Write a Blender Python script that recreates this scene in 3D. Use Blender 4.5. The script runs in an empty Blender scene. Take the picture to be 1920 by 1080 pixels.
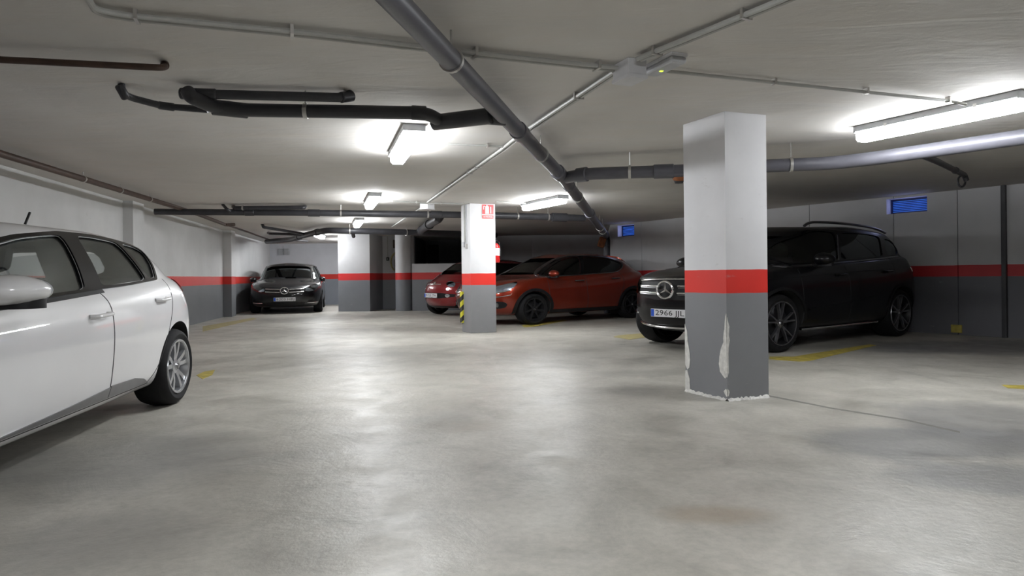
import bpy, bmesh, math, random
from mathutils import Vector, Matrix, noise
from mathutils.bvhtree import BVHTree
from mathutils.geometry import delaunay_2d_cdt

PI = math.pi
random.seed(7)
SC = bpy.context.scene
COL = SC.collection
CEIL = 2.2           # ceiling height
CAMZ = 0.968

# ------------------------------------------------------------------ camera, world, exposure
cd = bpy.data.cameras.new('camera'); cam = bpy.data.objects.new('camera', cd); COL.objects.link(cam)
cd.sensor_width = 36; cd.sensor_fit = 'HORIZONTAL'; cd.lens = 24.0; cd.shift_y = -0.012
cd.clip_start = 0.02; cd.clip_end = 200
cam.location = (0, 0, CAMZ)
cam.rotation_euler = (Matrix.Rotation(PI/2, 3, 'X') @ Matrix.Rotation(-0.0105, 3, 'Z')).to_euler()
SC.camera = cam
w = bpy.data.worlds.new('world'); SC.world = w; w.use_nodes = True
w.node_tree.nodes['Background'].inputs[0].default_value = (0.5, 0.55, 0.65, 1)
w.node_tree.nodes['Background'].inputs[1].default_value = 0.05
SC.view_settings.view_transform = 'Standard'; SC.view_settings.look = 'None'
SC.view_settings.exposure = 0.0; SC.view_settings.gamma = 1.0
SC.view_settings.use_curve_mapping = False
LAMP_E = 78.0        # emission strength of the tube diffusers

# ------------------------------------------------------------------ materials
class NT:
    def __init__(s, name):
        m = bpy.data.materials.new(name); m.use_nodes = True
        s.m = m; s.t = m.node_tree; s.b = s.t.nodes['Principled BSDF']; s.out = s.t.nodes['Material Output']
    def n(s, typ, **kw):
        nd = s.t.nodes.new(typ)
        for k, v in kw.items():
            if k in nd.inputs: nd.inputs[k].default_value = v
            else: setattr(nd, k, v)
        return nd
    def l(s, a, b): s.t.links.new(a, b)
    def coords(s, world=True, scale=(1, 1, 1)):
        g = s.n('ShaderNodeNewGeometry') if world else s.n('ShaderNodeTexCoord')
        o = g.outputs['Position'] if world else g.outputs['Object']
        mp = s.n('ShaderNodeMapping'); mp.inputs['Scale'].default_value = scale
        s.l(o, mp.inputs['Vector']); return mp.outputs[0]
    def noise(s, vec, scale, detail=4, rough=.55, dist=0):
        nd = s.n('ShaderNodeTexNoise'); nd.inputs['Scale'].default_value = scale
        nd.inputs['Detail'].default_value = detail; nd.inputs['Roughness'].default_value = rough
        nd.inputs['Distortion'].default_value = dist
        s.l(vec, nd.inputs['Vector']); return nd.outputs['Fac']
    def ramp(s, fac, stops, interp='LINEAR'):
        nd = s.n('ShaderNodeValToRGB'); cr = nd.color_ramp; cr.interpolation = interp
        while len(cr.elements) < len(stops): cr.elements.new(.5)
        for e, (p, c) in zip(cr.elements, stops):
            e.position = p; e.color = (c[0], c[1], c[2], 1) if not isinstance(c, (int, float)) else (c, c, c, 1)
        s.l(fac, nd.inputs[0]); return nd.outputs[0]
    def mix(s, fac, a, b, typ='MIX'):
        nd = s.n('ShaderNodeMix', data_type='RGBA', blend_type=typ)
        if isinstance(fac, (int, float)): nd.inputs[0].default_value = fac
        else: s.l(fac, nd.inputs[0])
        for v, i in ((a, 6), (b, 7)):
            if isinstance(v, tuple): nd.inputs[i].default_value = (*v[:3], 1)
            else: s.l(v, nd.inputs[i])
        return nd.outputs[2]
    def math(s, op, a, b=0.0):
        nd = s.n('ShaderNodeMath', operation=op)
        for v, i in ((a, 0), (b, 1)):
            if isinstance(v, (int, float)): nd.inputs[i].default_value = v
            else: s.l(v, nd.inputs[i])
        return nd.outputs[0]
    def bump(s, h, strength, dist=.01):
        nd = s.n('ShaderNodeBump'); nd.inputs['Strength'].default_value = strength; nd.inputs['Distance'].default_value = dist
        s.l(h, nd.inputs['Height']); s.l(nd.outputs[0], s.b.inputs['Normal'])

def simple(name, col, rough=.5, metal=0, coat=0, spec=.5, var=.06, nscale=14, emit=0, bump=0):
    k = NT(name); v = k.coords(False)
    f = k.noise(v, nscale, 3)
    c0 = tuple(max(0, c*(1-var)) for c in col); c1 = tuple(min(1, c*(1+var)) for c in col)
    c = k.ramp(f, [(.3, c0), (.7, c1)])
    k.l(c, k.b.inputs['Base Color'])
    k.b.inputs['Roughness'].default_value = rough; k.b.inputs['Metallic'].default_value = metal
    k.b.inputs['Coat Weight'].default_value = coat; k.b.inputs['Coat Roughness'].default_value = .04
    k.b.inputs['Specular IOR Level'].default_value = spec
    if emit:
        k.l(c, k.b.inputs['Emission Color']); k.b.inputs['Emission Strength'].default_value = emit
    if bump: k.bump(f, bump, .004)
    return k.m

def glassmat(name, tint, spec=1.0):
    k = NT(name); k.t.nodes.remove(k.b)
    tr = k.n('ShaderNodeBsdfTransparent'); tr.inputs[0].default_value = (*tint, 1)
    gl = k.n('ShaderNodeBsdfGlossy'); gl.inputs['Roughness'].default_value = .03
    gl.inputs[0].default_value = (.9, .95, .95, 1)
    fr = k.n('ShaderNodeFresnel'); fr.inputs[0].default_value = 1.5
    v = k.coords(False); f = k.noise(v, 3, 2)
    fac = k.math('MULTIPLY', fr.outputs[0], k.ramp(f, [(.3, .85*spec), (.7, spec)]))
    mx = k.n('ShaderNodeMixShader'); k.l(fac, mx.inputs[0]); k.l(tr.outputs[0], mx.inputs[1]); k.l(gl.outputs[0], mx.inputs[2])
    k.l(mx.outputs[0], k.out.inputs[0]); return k.m

def floormat():
    k = NT('concrete_floor'); v = k.coords(True)
    big = k.noise(v, .42, 6, .62, .5); mid = k.noise(v, 1.7, 8, .66, .6); fine = k.noise(v, 26, 6, .65)
    v2 = k.coords(True, (1, .35, 1)); tr = k.noise(v2, 1.1, 7, .65, 1.2)
    c = k.ramp(mid, [(.28, (.30, .285, .25)), (.44, (.41, .395, .35)), (.60, (.49, .47, .42)), (.78, (.56, .54, .48))])
    s = k.ramp(big, [(.30, .72), (.44, .95), (.62, 1.0), (.75, 1.1)])
    c = k.mix(1, c, s, 'MULTIPLY')
    t = k.ramp(tr, [(.28, .62), (.40, .96), (.6, 1.0)])
    c = k.mix(.8, c, t, 'MULTIPLY')
    fn = k.ramp(fine, [(.3, .86), (.6, 1.03)])
    c = k.mix(1, c, fn, 'MULTIPLY')
    # dark patches, painted shade and rusty marks at their places on the slab
    def blob(px, py, rx, ry, soft, ns=1.6, amp=.55):
        mp = k.n('ShaderNodeMapping'); mp.inputs['Location'].default_value = (-px/rx, -py/ry, 0)
        mp.inputs['Scale'].default_value = (1/rx, 1/ry, 0); g = k.n('ShaderNodeNewGeometry')
        k.l(g.outputs['Position'], mp.inputs['Vector'])
        ln = k.n('ShaderNodeVectorMath', operation='LENGTH'); k.l(mp.outputs[0], ln.inputs[0])
        nn = k.noise(v, ns, 6, .65)
        d = k.math('ADD', ln.outputs['Value'], k.math('MULTIPLY', k.math('SUBTRACT', nn, .5), amp*2))
        return k.ramp(d, [(1-soft, 1), (1+soft*.4, 0)])
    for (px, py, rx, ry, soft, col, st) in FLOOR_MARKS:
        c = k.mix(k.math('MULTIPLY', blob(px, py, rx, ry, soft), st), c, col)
    k.l(c, k.b.inputs['Base Color'])
    r = k.ramp(k.noise(v, 3.3, 6, .65, .4), [(.3, .30), (.7, .54)])
    k.l(r, k.b.inputs['Roughness']); k.b.inputs['Specular IOR Level'].default_value = .5
    hh = k.math('ADD', k.math('MULTIPLY', fine, .25), mid)
    k.bump(hh, .45, .02); return k.m

def plastermat(name, col, var=.08, bstr=.35, warm=True):
    k = NT(name); v = k.coords(True)
    a = k.noise(v, .8, 5, .6, .6); b = k.noise(v, 5, 6, .6); st = k.coords(True, (1, 3.2, 1)); s2 = k.noise(st, 1.3, 6, .6, 1.0)
    c0 = tuple(x*(1-var) for x in col); c1 = tuple(min(1, x*(1+var*.6)) for x in col)
    c = k.ramp(a, [(.3, c0), (.7, c1)])
    if warm: c = k.mix(k.ramp(s2, [(.45, 0), (.75, .35)]), c, tuple(x*y for x, y in zip(col, (1.0, .94, .86))))
    k.l(c, k.b.inputs['Base Color']); k.b.inputs['Roughness'].default_value = .8
    h = k.math('ADD', k.math('MULTIPLY', b, .35), s2)
    k.bump(h, bstr, .05); return k.m

def wallmat(name, lo, hi, white=(.62, .62, .615), grey=(.15, .155, .165), red=(.62, .035, .025)):
    k = NT(name); v = k.coords(True)
    g = k.n('ShaderNodeNewGeometry'); sx = k.n('ShaderNodeSeparateXYZ'); k.l(g.outputs['Position'], sx.inputs[0])
    a = k.noise(v, 1.3, 6, .6); b = k.noise(v, 9, 5, .6); e = k.noise(v, 6, 2)
    z = k.math('ADD', sx.outputs[2], k.math('MULTIPLY', k.math('SUBTRACT', e, .5), .008))
    f = k.math('DIVIDE', z, 2.2)
    c = k.ramp(f, [(0, grey), (lo/2.2, red), (hi/2.2, white)], 'CONSTANT')
    s = k.ramp(a, [(.3, .90), (.7, 1.04)])
    c = k.mix(1, c, s, 'MULTIPLY')
    # scuffs low down
    sc = k.ramp(k.noise(k.coords(True, (1, 1, 3)), 4, 8, .75), [(.62, 0), (.72, .35)])
    c = k.mix(sc, c, (.4, .39, .37))
    k.l(c, k.b.inputs['Base Color']); k.l(k.ramp(f, [(0, .5), (hi/2.2, .72)], 'CONSTANT'), k.b.inputs['Roughness'])
    k.bump(k.math('ADD', a, k.math('MULTIPLY', b, .3)), .15, .02); return k.m

def stripes(name, ca, cb, freq, ang):
    k = NT(name); g = k.n('ShaderNodeTexCoord'); mp = k.n('ShaderNodeMapping')
    mp.inputs['Rotation'].default_value = (0, ang, 0); k.l(g.outputs['Object'], mp.inputs['Vector'])
    sx = k.n('ShaderNodeSeparateXYZ'); k.l(mp.outputs[0], sx.inputs[0])
    f = k.math('FRACT', k.math('MULTIPLY', sx.outputs[2], freq))
    c = k.ramp(f, [(0, ca), (.5, cb)], 'CONSTANT'); k.l(c, k.b.inputs['Base Color']); k.b.inputs['Roughness'].default_value = .5
    return k.m

def carpaint(name, col, rough=.28, metal=0, flake=.1, coat=1.0):
    k = NT(name); v = k.coords(False)
    f = k.noise(v, 1.5, 3); fl = k.noise(v, 900, 1)
    c = k.ramp(f, [(.3, tuple(x*.96 for x in col)), (.7, tuple(min(1, x*1.03) for x in col))])
    c = k.mix(k.ramp(fl, [(.5, 0), (.8, flake)]), c, tuple(min(1, x*1.6+.02) for x in col))
    k.l(c, k.b.inputs['Base Color']); k.b.inputs['Roughness'].default_value = rough; k.b.inputs['Metallic'].default_value = metal
    k.b.inputs['Coat Weight'].default_value = coat; k.b.inputs['Coat Roughness'].default_value = .035
    k.b.inputs['Specular IOR Level'].default_value = .15
    return k.m

FLOOR_MARKS = [
    #x, y, rx, ry, softness, colour, strength
    (*(0.804, 2.741), .30, .14, .5, (.30, .24, .17), .55),
    (*(-0.388, 4.396), .35, .25, .5, (.30, .26, .20), .35),
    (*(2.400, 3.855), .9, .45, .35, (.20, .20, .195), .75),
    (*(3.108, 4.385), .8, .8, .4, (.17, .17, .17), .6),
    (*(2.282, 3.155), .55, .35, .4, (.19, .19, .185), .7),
    (*(1.000, 5.622), .35, .35, .5, (.22, .21, .19), .5),
    (*(1.294, 6.675), .7, .3, .5, (.24, .235, .21), .4),
    (*(6.043, 8.705), 2.2, 1.0, .4, (.13, .13, .13), .75),  # shade of the bay beside the off-road car, painted into the slab
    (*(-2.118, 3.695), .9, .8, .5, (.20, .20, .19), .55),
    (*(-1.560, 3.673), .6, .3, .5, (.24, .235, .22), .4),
    (*(-0.473, 4.562), .25, .5, .5, (.25, .25, .24), .3),
    (*(-4.924, 15.725), 1.5, 1.2, .5, (.22, .215, .19), .4),
    (*(-1.805, 8.834), .9, .8, .5, (.24, .235, .21), .3),
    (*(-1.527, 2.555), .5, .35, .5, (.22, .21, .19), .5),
    (*(3.221, 8.990), 1.2, .6, .5, (.24, .235, .22), .35),
]
M = {}
M['floor'] = floormat()
M['ceiling'] = plastermat('ceiling_plaster', (.62, .60, .57), .08, .16)
M['wall_near'] = wallmat('wall_paint_left', .82, 1.02)
M['wall_right'] = wallmat('wall_paint_right', .88, 1.055, white=(.50, .50, .51), grey=(.13, .13, .145), red=(.45, .025, .03))
M['wall_far'] = wallmat('wall_paint_far', .88, 1.075, white=(.55, .55, .56), grey=(.19, .20, .22), red=(.60, .03, .03))
M['wall_back'] = wallmat('wall_paint_back', .915, 1.09, white=(.62, .63, .66), grey=(.22, .24, .27))
M['pillar'] = wallmat('pillar_paint', .81, .995, white=(.72, .72, .74), grey=(.23, .235, .25), red=(.72, .03, .02))
M['pillar2'] = wallmat('mid_pillar_paint', .812, 1.012, white=(.74, .74, .75), grey=(.24, .24, .25), red=(.72, .03, .02))
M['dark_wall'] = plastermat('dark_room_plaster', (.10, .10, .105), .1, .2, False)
M['pvc'] = simple('grey_pvc', (.085, .085, .10), .38, spec=.5, var=.12, nscale=6)
M['pvc_dark'] = simple('dark_pvc', (.035, .035, .04), .42, var=.2, nscale=6)
M['brown_pipe'] = simple('brown_pipe', (.055, .03, .02), .5, var=.3, nscale=8)
M['conduit'] = simple('light_conduit', (.42, .42, .40), .45, var=.06)
M['zinc'] = simple('zinc_clamp', (.55, .54, .52), .35, metal=.9, var=.1)
M['lamp_body'] = simple('lamp_housing', (.36, .37, .38), .5)
k = NT('lamp_diffuser'); v = k.coords(False); f = k.noise(v, 3, 1)
k.l(k.ramp(f, [(.3, (.93, .96, 1.0)), (.7, (.96, .98, 1.0))]), k.b.inputs['Emission Color'])
k.b.inputs['Emission Strength'].default_value = LAMP_E; k.b.inputs['Base Color'].default_value = (.9, .9, .9, 1)
M['diffuser'] = k.m
M['box_white'] = simple('junction_box_plastic', (.62, .62, .64), .5)
M['box_grey'] = simple('emergency_light_plastic', (.50, .51, .53), .35)
M['led'] = simple('green_led', (.75, 1, .1), .4, emit=1.2, var=.02)
M['blue'] = simple('glowing_blue_louver', (.06, .20, .72), .35, emit=.42, var=.1)  # slats glow to stand in for daylight coming through them
M['blue_dark'] = simple('dark_blue_frame', (.01, .02, .12), .5)
M['lavender'] = simple('daylit_vent_reveal', (.70, .70, .80), .6)  # lavender cast of the daylight is put into the reveal's colour
M['yellow'] = simple('yellow_road_paint', (.42, .34, .07), .55, var=.35, nscale=9)
M['yellow_faint'] = simple('worn_yellow_road_paint', (.36, .31, .14), .55, var=.2, nscale=9)
M['hazard'] = stripes('hazard_tape', (.65, .60, .04), (.02, .02, .02), 7.5, .75)
M['sign_red'] = simple('sign_red', (.62, .05, .05), .4)
M['sign_white'] = simple('sign_white', (.85, .80, .78), .45)
M['red_ext'] = simple('extinguisher_red', (.55, .02, .02), .3)
M['black'] = simple('black_plastic', (.007, .007, .008), .5, spec=.3, var=.2)
M['plaster_chip'] = simple('bare_plaster', (.70, .69, .66), .9, var=.15, nscale=30, bump=.8)
M['tank'] = simple('rust_brown', (.30, .10, .03), .6, var=.3)
M['tyre'] = simple('tyre_rubber', (.009, .009, .010), .75, spec=.25, var=.2, nscale=30)
M['alloy'] = simple('alloy_rim', (.50, .51, .53), .28, metal=.85, var=.05)
M['alloy_dark'] = simple('dark_rim', (.02, .02, .022), .3, metal=.3)
M['alloy_two'] = simple('machined_rim', (.33, .33, .35), .3, metal=.9)
M['chrome'] = simple('chrome', (.75, .75, .76), .12, metal=1, var=.03)
M['chrome_dark'] = simple('satin_chrome', (.22, .22, .23), .3, metal=1, var=.05)
M['interior'] = simple('car_interior', (.012, .012, .013), .9, spec=.1, var=.2)
M['seat'] = simple('seat_fabric', (.03, .03, .033), .85, var=.2)
M['underbody'] = simple('wheel_well', (.006, .006, .006), .9)
M['gap'] = simple('door_gap', (.03, .03, .032), .8)
M['glass_tint'] = glassmat('tinted_glass', (.42, .45, .45))
M['glass_light'] = glassmat('clear_side_glass', (.93, .94, .94), .45)
M['gloss_black'] = simple('gloss_black_trim', (.003, .003, .004), .22, spec=.25, var=.1)
M['rim_black'] = simple('rim_black', (.01, .01, .012), .4)
M['glass_dark'] = glassmat('privacy_glass', (.10, .10, .11))
M['glass_clear'] = glassmat('windscreen_glass', (.82, .86, .86), 1.1)
M['lens'] = glassmat('lamp_lens', (.85, .87, .9), 1.4)
M['lamp_bowl'] = simple('headlight_reflector', (.62, .64, .66), .18, metal=.8)
M['tail_red'] = simple('tail_light_red', (.13, .006, .008), .15, coat=1)
M['plate_white'] = simple('plate_white', (.72, .72, .74), .35)
M['plate_blue'] = simple('plate_blue', (.02, .10, .60), .35)
M['plate_text'] = simple('plate_black', (.02, .02, .02), .5)
M['mirror_glass'] = simple('mirror_glass', (.6, .62, .65), .04, metal=1)

# ------------------------------------------------------------------ mesh helpers
def link(o): COL.objects.link(o); return o
def mk(name, verts, faces, mat, parent=None, smooth=False, scale=None, **props):
    me = bpy.data.meshes.new(name)
    if scale: verts = [(v[0]*scale[0], v[1]*scale[1], v[2]*scale[2]) for v in verts]
    me.from_pydata([tuple(v) for v in verts], [], [tuple(f) for f in faces]); me.update()
    bm = bmesh.new(); bm.from_mesh(me); bmesh.ops.recalc_face_normals(bm, faces=bm.faces); bm.to_mesh(me); bm.free()
    for m in (mat if isinstance(mat, (list, tuple)) else [mat]):
        me.materials.append(M[m] if isinstance(m, str) else m)
    if smooth:
        for p in me.polygons: p.use_smooth = True
        try: me.set_sharp_from_angle(angle=math.radians(smooth if smooth is not True else 40))
        except Exception: pass
    o = link(bpy.data.objects.new(name, me))
    if parent: o.parent = parent
    for a, b in props.items(): o[a] = b
    return o
def thing(name, label, cat, loc=(0, 0, 0), rz=0, group=None):
    o = link(bpy.data.objects.new(name, None)); o.location = loc; o.rotation_euler = (0, 0, rz)
    o.empty_display_size = .1; o['label'] = label; o['category'] = cat
    if group: o['group'] = group
    return o
def tag(o, label, cat, group=None):
    o['label'] = label; o['category'] = cat
    if group: o['group'] = group
    return o
def box(x0, x1, y0, y1, z0, z1):
    v = [(x0, y0, z0), (x1, y0, z0), (x1, y1, z0), (x0, y1, z0), (x0, y0, z1), (x1, y0, z1), (x1, y1, z1), (x0, y1, z1)]
    return v, [(0, 3, 2, 1), (4, 5, 6, 7), (0, 1, 5, 4), (1, 2, 6, 5), (2, 3, 7, 6), (3, 0, 4, 7)]
def prism(poly, z0, z1):
    n = len(poly); v = [(p[0], p[1], z0) for p in poly]+[(p[0], p[1], z1) for p in poly]
    f = [tuple(range(n))[::-1], tuple(range(n, 2*n))]+[(i, (i+1) % n, n+(i+1) % n, n+i) for i in range(n)]
    return v, f
def merge(*parts):
    V = []; F = []
    for v, f in parts:
        b = len(V); V += list(v); F += [tuple(i+b for i in q) for q in f]
    return V, F
def xf(vf, mat):
    return [mat @ Vector(v) for v in vf[0]], vf[1]
def bevel_box(x0, x1, y0, y1, z0, z1, r=.01, seg=2):
    bm = bmesh.new(); v, f = box(x0, x1, y0, y1, z0, z1)
    vs = [bm.verts.new(p) for p in v]
    for q in f: bm.faces.new([vs[i] for i in q])
    bmesh.ops.bevel(bm, geom=bm.edges[:]+bm.verts[:], offset=r, segments=seg, profile=.5, affect='EDGES')
    bm.verts.index_update(); V = [v.co.copy() for v in bm.verts]; F = [[v.index for v in q.verts] for q in bm.faces]; bm.free()
    return V, F
def fillet(pts, rad, n=5):
    pts = [Vector(p) for p in pts]; out = [pts[0]]
    for i in range(1, len(pts)-1):
        a, b, c = pts[i-1], pts[i], pts[i+1]
        da, dc = (a-b), (c-b); r = min(rad, da.length*.45, dc.length*.45)
        p0 = b+da.normalized()*r; p1 = b+dc.normalized()*r
        for k in range(n+1):
            t = k/n; out.append(p0*(1-t)**2+b*2*t*(1-t)+p1*t*t)
    out.append(pts[-1]); return out
def tubevf(pts, r, seg=12, cap=True):
    pts = [Vector(p) for p in pts]; n = len(pts); V = []; F = []
    rs = r if isinstance(r, (list, tuple)) else [r]*n
    t0 = (pts[1]-pts[0]).normalized(); up = Vector((0, 0, 1)) if abs(t0.z) < .9 else Vector((1, 0, 0))
    u = t0.cross(up).normalized()
    for i, p in enumerate(pts):
        t = ((pts[min(i+1, n-1)]-pts[i]).normalized()+(pts[i]-pts[max(i-1, 0)]).normalized())
        t = t.normalized() if t.length > 1e-6 else t0
        u = (u-t*u.dot(t)).normalized(); w_ = t.cross(u)
        for k in range(seg):
            a = 2*PI*k/seg; V.append(p+(u*math.cos(a)+w_*math.sin(a))*rs[i])
    for i in range(n-1):
        for k in range(seg):
            F.append((i*seg+k, i*seg+(k+1) % seg, (i+1)*seg+(k+1) % seg, (i+1)*seg+k))
    if cap: F += [tuple(range(seg))[::-1], tuple(range((n-1)*seg, n*seg))]
    return V, F
def lathe(prof, n=32, axis='Y'):
    V = []; F = []; m = len(prof)
    for i in range(n):
        a = 2*PI*i/n; c, s = math.cos(a), math.sin(a)
        for (r, h) in prof: V.append((r*c, h, r*s))
    for i in range(n):
        for j in range(m-1):
            F.append((i*m+j, ((i+1) % n)*m+j, ((i+1) % n)*m+j+1, i*m+j+1))
    return V, F
def mesh_text(txt, size, depth=.001):
    c = bpy.data.curves.new('lettering', 'FONT'); c.body = txt; c.size = size; c.extrude = depth; c.align_x = 'CENTER'; c.align_y = 'CENTER'
    c.resolution_u = 2
    o = bpy.data.objects.new('lettering', c); COL.objects.link(o)
    dg = bpy.context.evaluated_depsgraph_get(); me = bpy.data.meshes.new_from_object(o.evaluated_get(dg))
    V = [v.co.copy() for v in me.vertices]; F = [list(p.vertices) for p in me.polygons]
    bpy.data.objects.remove(o); bpy.data.meshes.remove(me); bpy.data.curves.remove(c)
    return V, F
# ------------------------------------------------------------------ structure
def structure(o): o['kind'] = 'structure'; return o
structure(mk('floor', *box(-11, 19, -7, 27, -.2, 0), 'floor'))
structure(mk('ceiling', *box(-11, 19, -7, 27, CEIL, CEIL+.25), 'ceiling'))
def wall(name, pts, mat, th=.25, z0=0.0, z1=CEIL, side=1):
    """wall through plan points, its thickness to the outside"""
    P = [Vector((p[0], p[1])) for p in pts]; out = []
    for i, p in enumerate(P):
        d = (P[min(i+1, len(P)-1)]-P[max(i-1, 0)]).normalized(); n = Vector((-d.y, d.x))*side
        out.append(p+n*th)
    poly = [tuple(p) for p in P]+[tuple(p) for p in reversed(out)]
    return mk(name, *prism(poly, z0, z1), mat)
wl = structure(wall('wall_left', [(-2.89, -6), (-8.68, 24.5)], 'wall_near', side=1))
def pil(p, d, prot, ln, mat, parent, inward):
    d = Vector(d).normalized(); n = Vector(inward).normalized(); p = Vector(p)
    q = [p-n*.1, p-n*.1+d*ln, p+n*prot+d*ln, p+n*prot]
    return mk('pilaster', *prism([tuple(x) for x in q], 0, CEIL-.001), mat, parent)
dl = Vector((-.19, 1)).normalized(); nl = Vector((1, .19)).normalized()
pil((-6.05, 10.62), dl, .15, .5, 'wall_near', wl, nl)
pil((-7.32, 17.3), dl, .2, .5, 'wall_near', wl, nl)
pil((-4.3, 1.4), dl, .15, .5, 'wall_near', wl, nl)
# right wall: base wall and the precast panels standing on it, with open joints
RW0 = Vector((2.455, 16.9)); RD = Vector((.555, -.832)).normalized(); RN = Vector((-RD.y*-1, RD.x*-1)).normalized()
RN = Vector((-.832, -.555)).normalized()      # towards the room
wr = structure(wall('wall_right', [RW0, RW0+RD*27.6], 'dark_wall', side=1, th=.3))
t = 0.0; pw = [1.1, 1.5, 1.28, 1.5, 1.5, .95, 1.5, 1.5, 1.5, 1.5, 1.5, 1.5, 1.5, 1.5, 1.5, 1.5, 1.5, 1.5, 1.5]
for wd in pw:
    a = RW0+RD*(t+.006); b = RW0+RD*(t+wd-.006)
    q = [a-RN*.02, b-RN*.02, b+RN*.03, a+RN*.03]
    mk('panel', *prism([tuple(x) for x in q], 0, CEIL-.002), 'wall_right', wr); t += wd
def rwp(px_t, h=.0): return RW0+RD*px_t
wb = structure(wall('wall_behind', [(-3.4, -6), (18.3, -6)], 'wall_near', side=-1))
structure(wall('wall_back', [(-8.9, 24.5), (-4.9, 24.5)], 'wall_back', side=1))
structure(mk('wall_shaft', *prism([(-4.94, 19.4), (-4.04, 19.4), (-3.9, 20.6), (-2.95, 20.6), (-2.95, 20.85), (-4.3, 20.85), (-4.3, 24.7), (-4.94, 24.7)], 0, CEIL-.001), 'wall_far'))
structure(wall('wall_corner', [(2.455, 16.95), (2.95, 21.1)], 'wall_far', side=-1))
wf = structure(wall('wall_far', [(-1.2, 21.0), (3.2, 21.0)], 'wall_far', side=1))
mk('pilaster', *prism([(.62, 20.88), (1.12, 20.88), (1.12, 21.05), (.62, 21.05)], 0, CEIL-.002), 'wall_far', wf)
structure(mk('wall_return', *box(-1.2, -1.0, 19.4, 21.05, 0, CEIL-.001), 'wall_far'))
structure(mk('wall_low', *box(-2.84, -1.2, 19.4, 19.6, 0, 1.335), 'wall_far'))
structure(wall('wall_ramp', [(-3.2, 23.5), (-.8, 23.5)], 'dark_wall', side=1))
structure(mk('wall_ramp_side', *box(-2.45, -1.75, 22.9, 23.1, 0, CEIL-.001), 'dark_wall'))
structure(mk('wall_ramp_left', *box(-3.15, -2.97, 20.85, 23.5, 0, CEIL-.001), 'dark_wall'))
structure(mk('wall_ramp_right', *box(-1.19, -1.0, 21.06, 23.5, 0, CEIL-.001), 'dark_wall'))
# black slab standing for the dark depth of the doorway
structure(mk('dark_doorway', *box(-2.86, -2.47, 23.2, 23.3, 0, 2.05), 'black'))

# ------------------------------------------------------------------ pillars
def rect_from(L, F, R):
    L, F, R = Vector(L), Vector(F), Vector(R); return [F, R, L+(R-F), L]
PN = rect_from((1.425, 5.634), (1.625, 5.179), (1.990, 5.317))
PM = rect_from((-0.877, 11.923), (-0.700, 11.538), (-0.279, 11.724))
def pillar(name, P, mat, label):
    c = (P[0]+P[2])/2
    t = thing(name, label, 'pillar', (c.x, c.y, 0))
    q = [tuple(p-c) for p in P]
    n = 9; V = []; F = []
    mk('shaft', *prism(q, 0.004, CEIL-.001), mat, t)
    return t, c
def face_pt(P, c, i, u, z, off):
    a, b = P[i]-c, P[(i+1) % 4]-c; d = (b-a); nrm = Vector((d.y, -d.x)).normalized()
    p = a+d*u+nrm*off; return Vector((p.x, p.y, z))
pn, cn = pillar('concrete_pillar', PN, 'pillar', 'large square pillar in front with white top, red band and chipped grey base')
pm, cm = pillar('concrete_pillar', PM, 'pillar2', 'square pillar beside the parked red cars with a red sign near its top')
def chip(parent, P, c, i, pts, th=.004):
    """thin irregular layer of bare plaster on a pillar face"""
    rnd = random.Random(len(pts)*7+i)
    pts = [(u+rnd.uniform(-.006, .006), z+rnd.uniform(-.006, .006)) for (u, z) in pts]
    n = len(pts); V = [face_pt(P, c, i, u, z, -.002) for u, z in pts]+[face_pt(P, c, i, u, z, th) for u, z in pts]
    cu = sum(p[0] for p in pts)/n; cz = sum(p[1] for p in pts)/n; V.append(face_pt(P, c, i, cu, cz, th*.4))
    F = [(i_, (i_+1) % n, n+(i_+1) % n, n+i_) for i_ in range(n)]+[(n+i_, n+(i_+1) % n, 2*n) for i_ in range(n)]+[tuple(range(n))[::-1]]
    mk('plaster_chip', V, F, 'plaster_chip', parent)
# face 3 = left face (from L to F), u 1 at the front corner ; face 0 = right face
chip(pn, PN, cn, 3, [(1, .66), (.97, .64), (.965, .60), (.985, .56), (.95, .53), (.93, .48), (.94, .45), (.88, .40), (.83, .33), (.82, .27), (.845, .22), (.90, .185), (.96, .17), (.985, .175), (1, .19)])
chip(pn, PN, cn, 0, [(0, .64), (.03, .60), (.05, .57), (.035, .50), (.06, .46), (.04, .42), (.03, .36), (.025, .28), (.03, .22), (0, .18)])
chip(pn, PN, cn, 3, [(1, .085), (.97, .09), (.93, .075), (.95, .055), (.99, .03), (1, .03)])
chip(pn, PN, cn, 0, [(0, .09), (.03, .075), (.05, .06), (.02, .035), (0, .03)])
chip(pn, PN, cn, 3, [(0, .55), (.05, .50), (.06, .42), (.11, .34), (.12, .27), (.10, .20), (.05, .18), (.0, .22)])
chip(pn, PN, cn, 3, [(0, .17), (.05, .18), (.11, .12), (.12, .02), (.08, -.0), (.0, .02)])
rnd = random.Random(5)
for i in (3, 0):       # broken plaster edge along the foot
    pts = [(k/24, .012+rnd.uniform(0, .014)) for k in range(25)]
    V = []; F = []
    for u, z in pts: V += [face_pt(PN, cn, i, u, .0005, .012+rnd.uniform(0, .02)), face_pt(PN, cn, i, u, z, .001)]
    for k in range(24): F.append((2*k, 2*k+2, 2*k+3, 2*k+1))
    mk('plaster_foot', V, F, 'plaster_chip', pn)
# details on the middle pillar
def face_box(parent, name, P, c, i, u0, u1, z0, z1, o0, o1, mat):
    V = [face_pt(P, c, i, u, z, o) for o in (o0, o1) for (u, z) in ((u0, z0), (u1, z0), (u1, z1), (u0, z1))]
    F = [(0, 1, 2, 3), (7, 6, 5, 4), (0, 4, 5, 1), (1, 5, 6, 2), (2, 6, 7, 3), (3, 7, 4, 0)]
    return mk(name, V, F, mat, parent)
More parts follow.
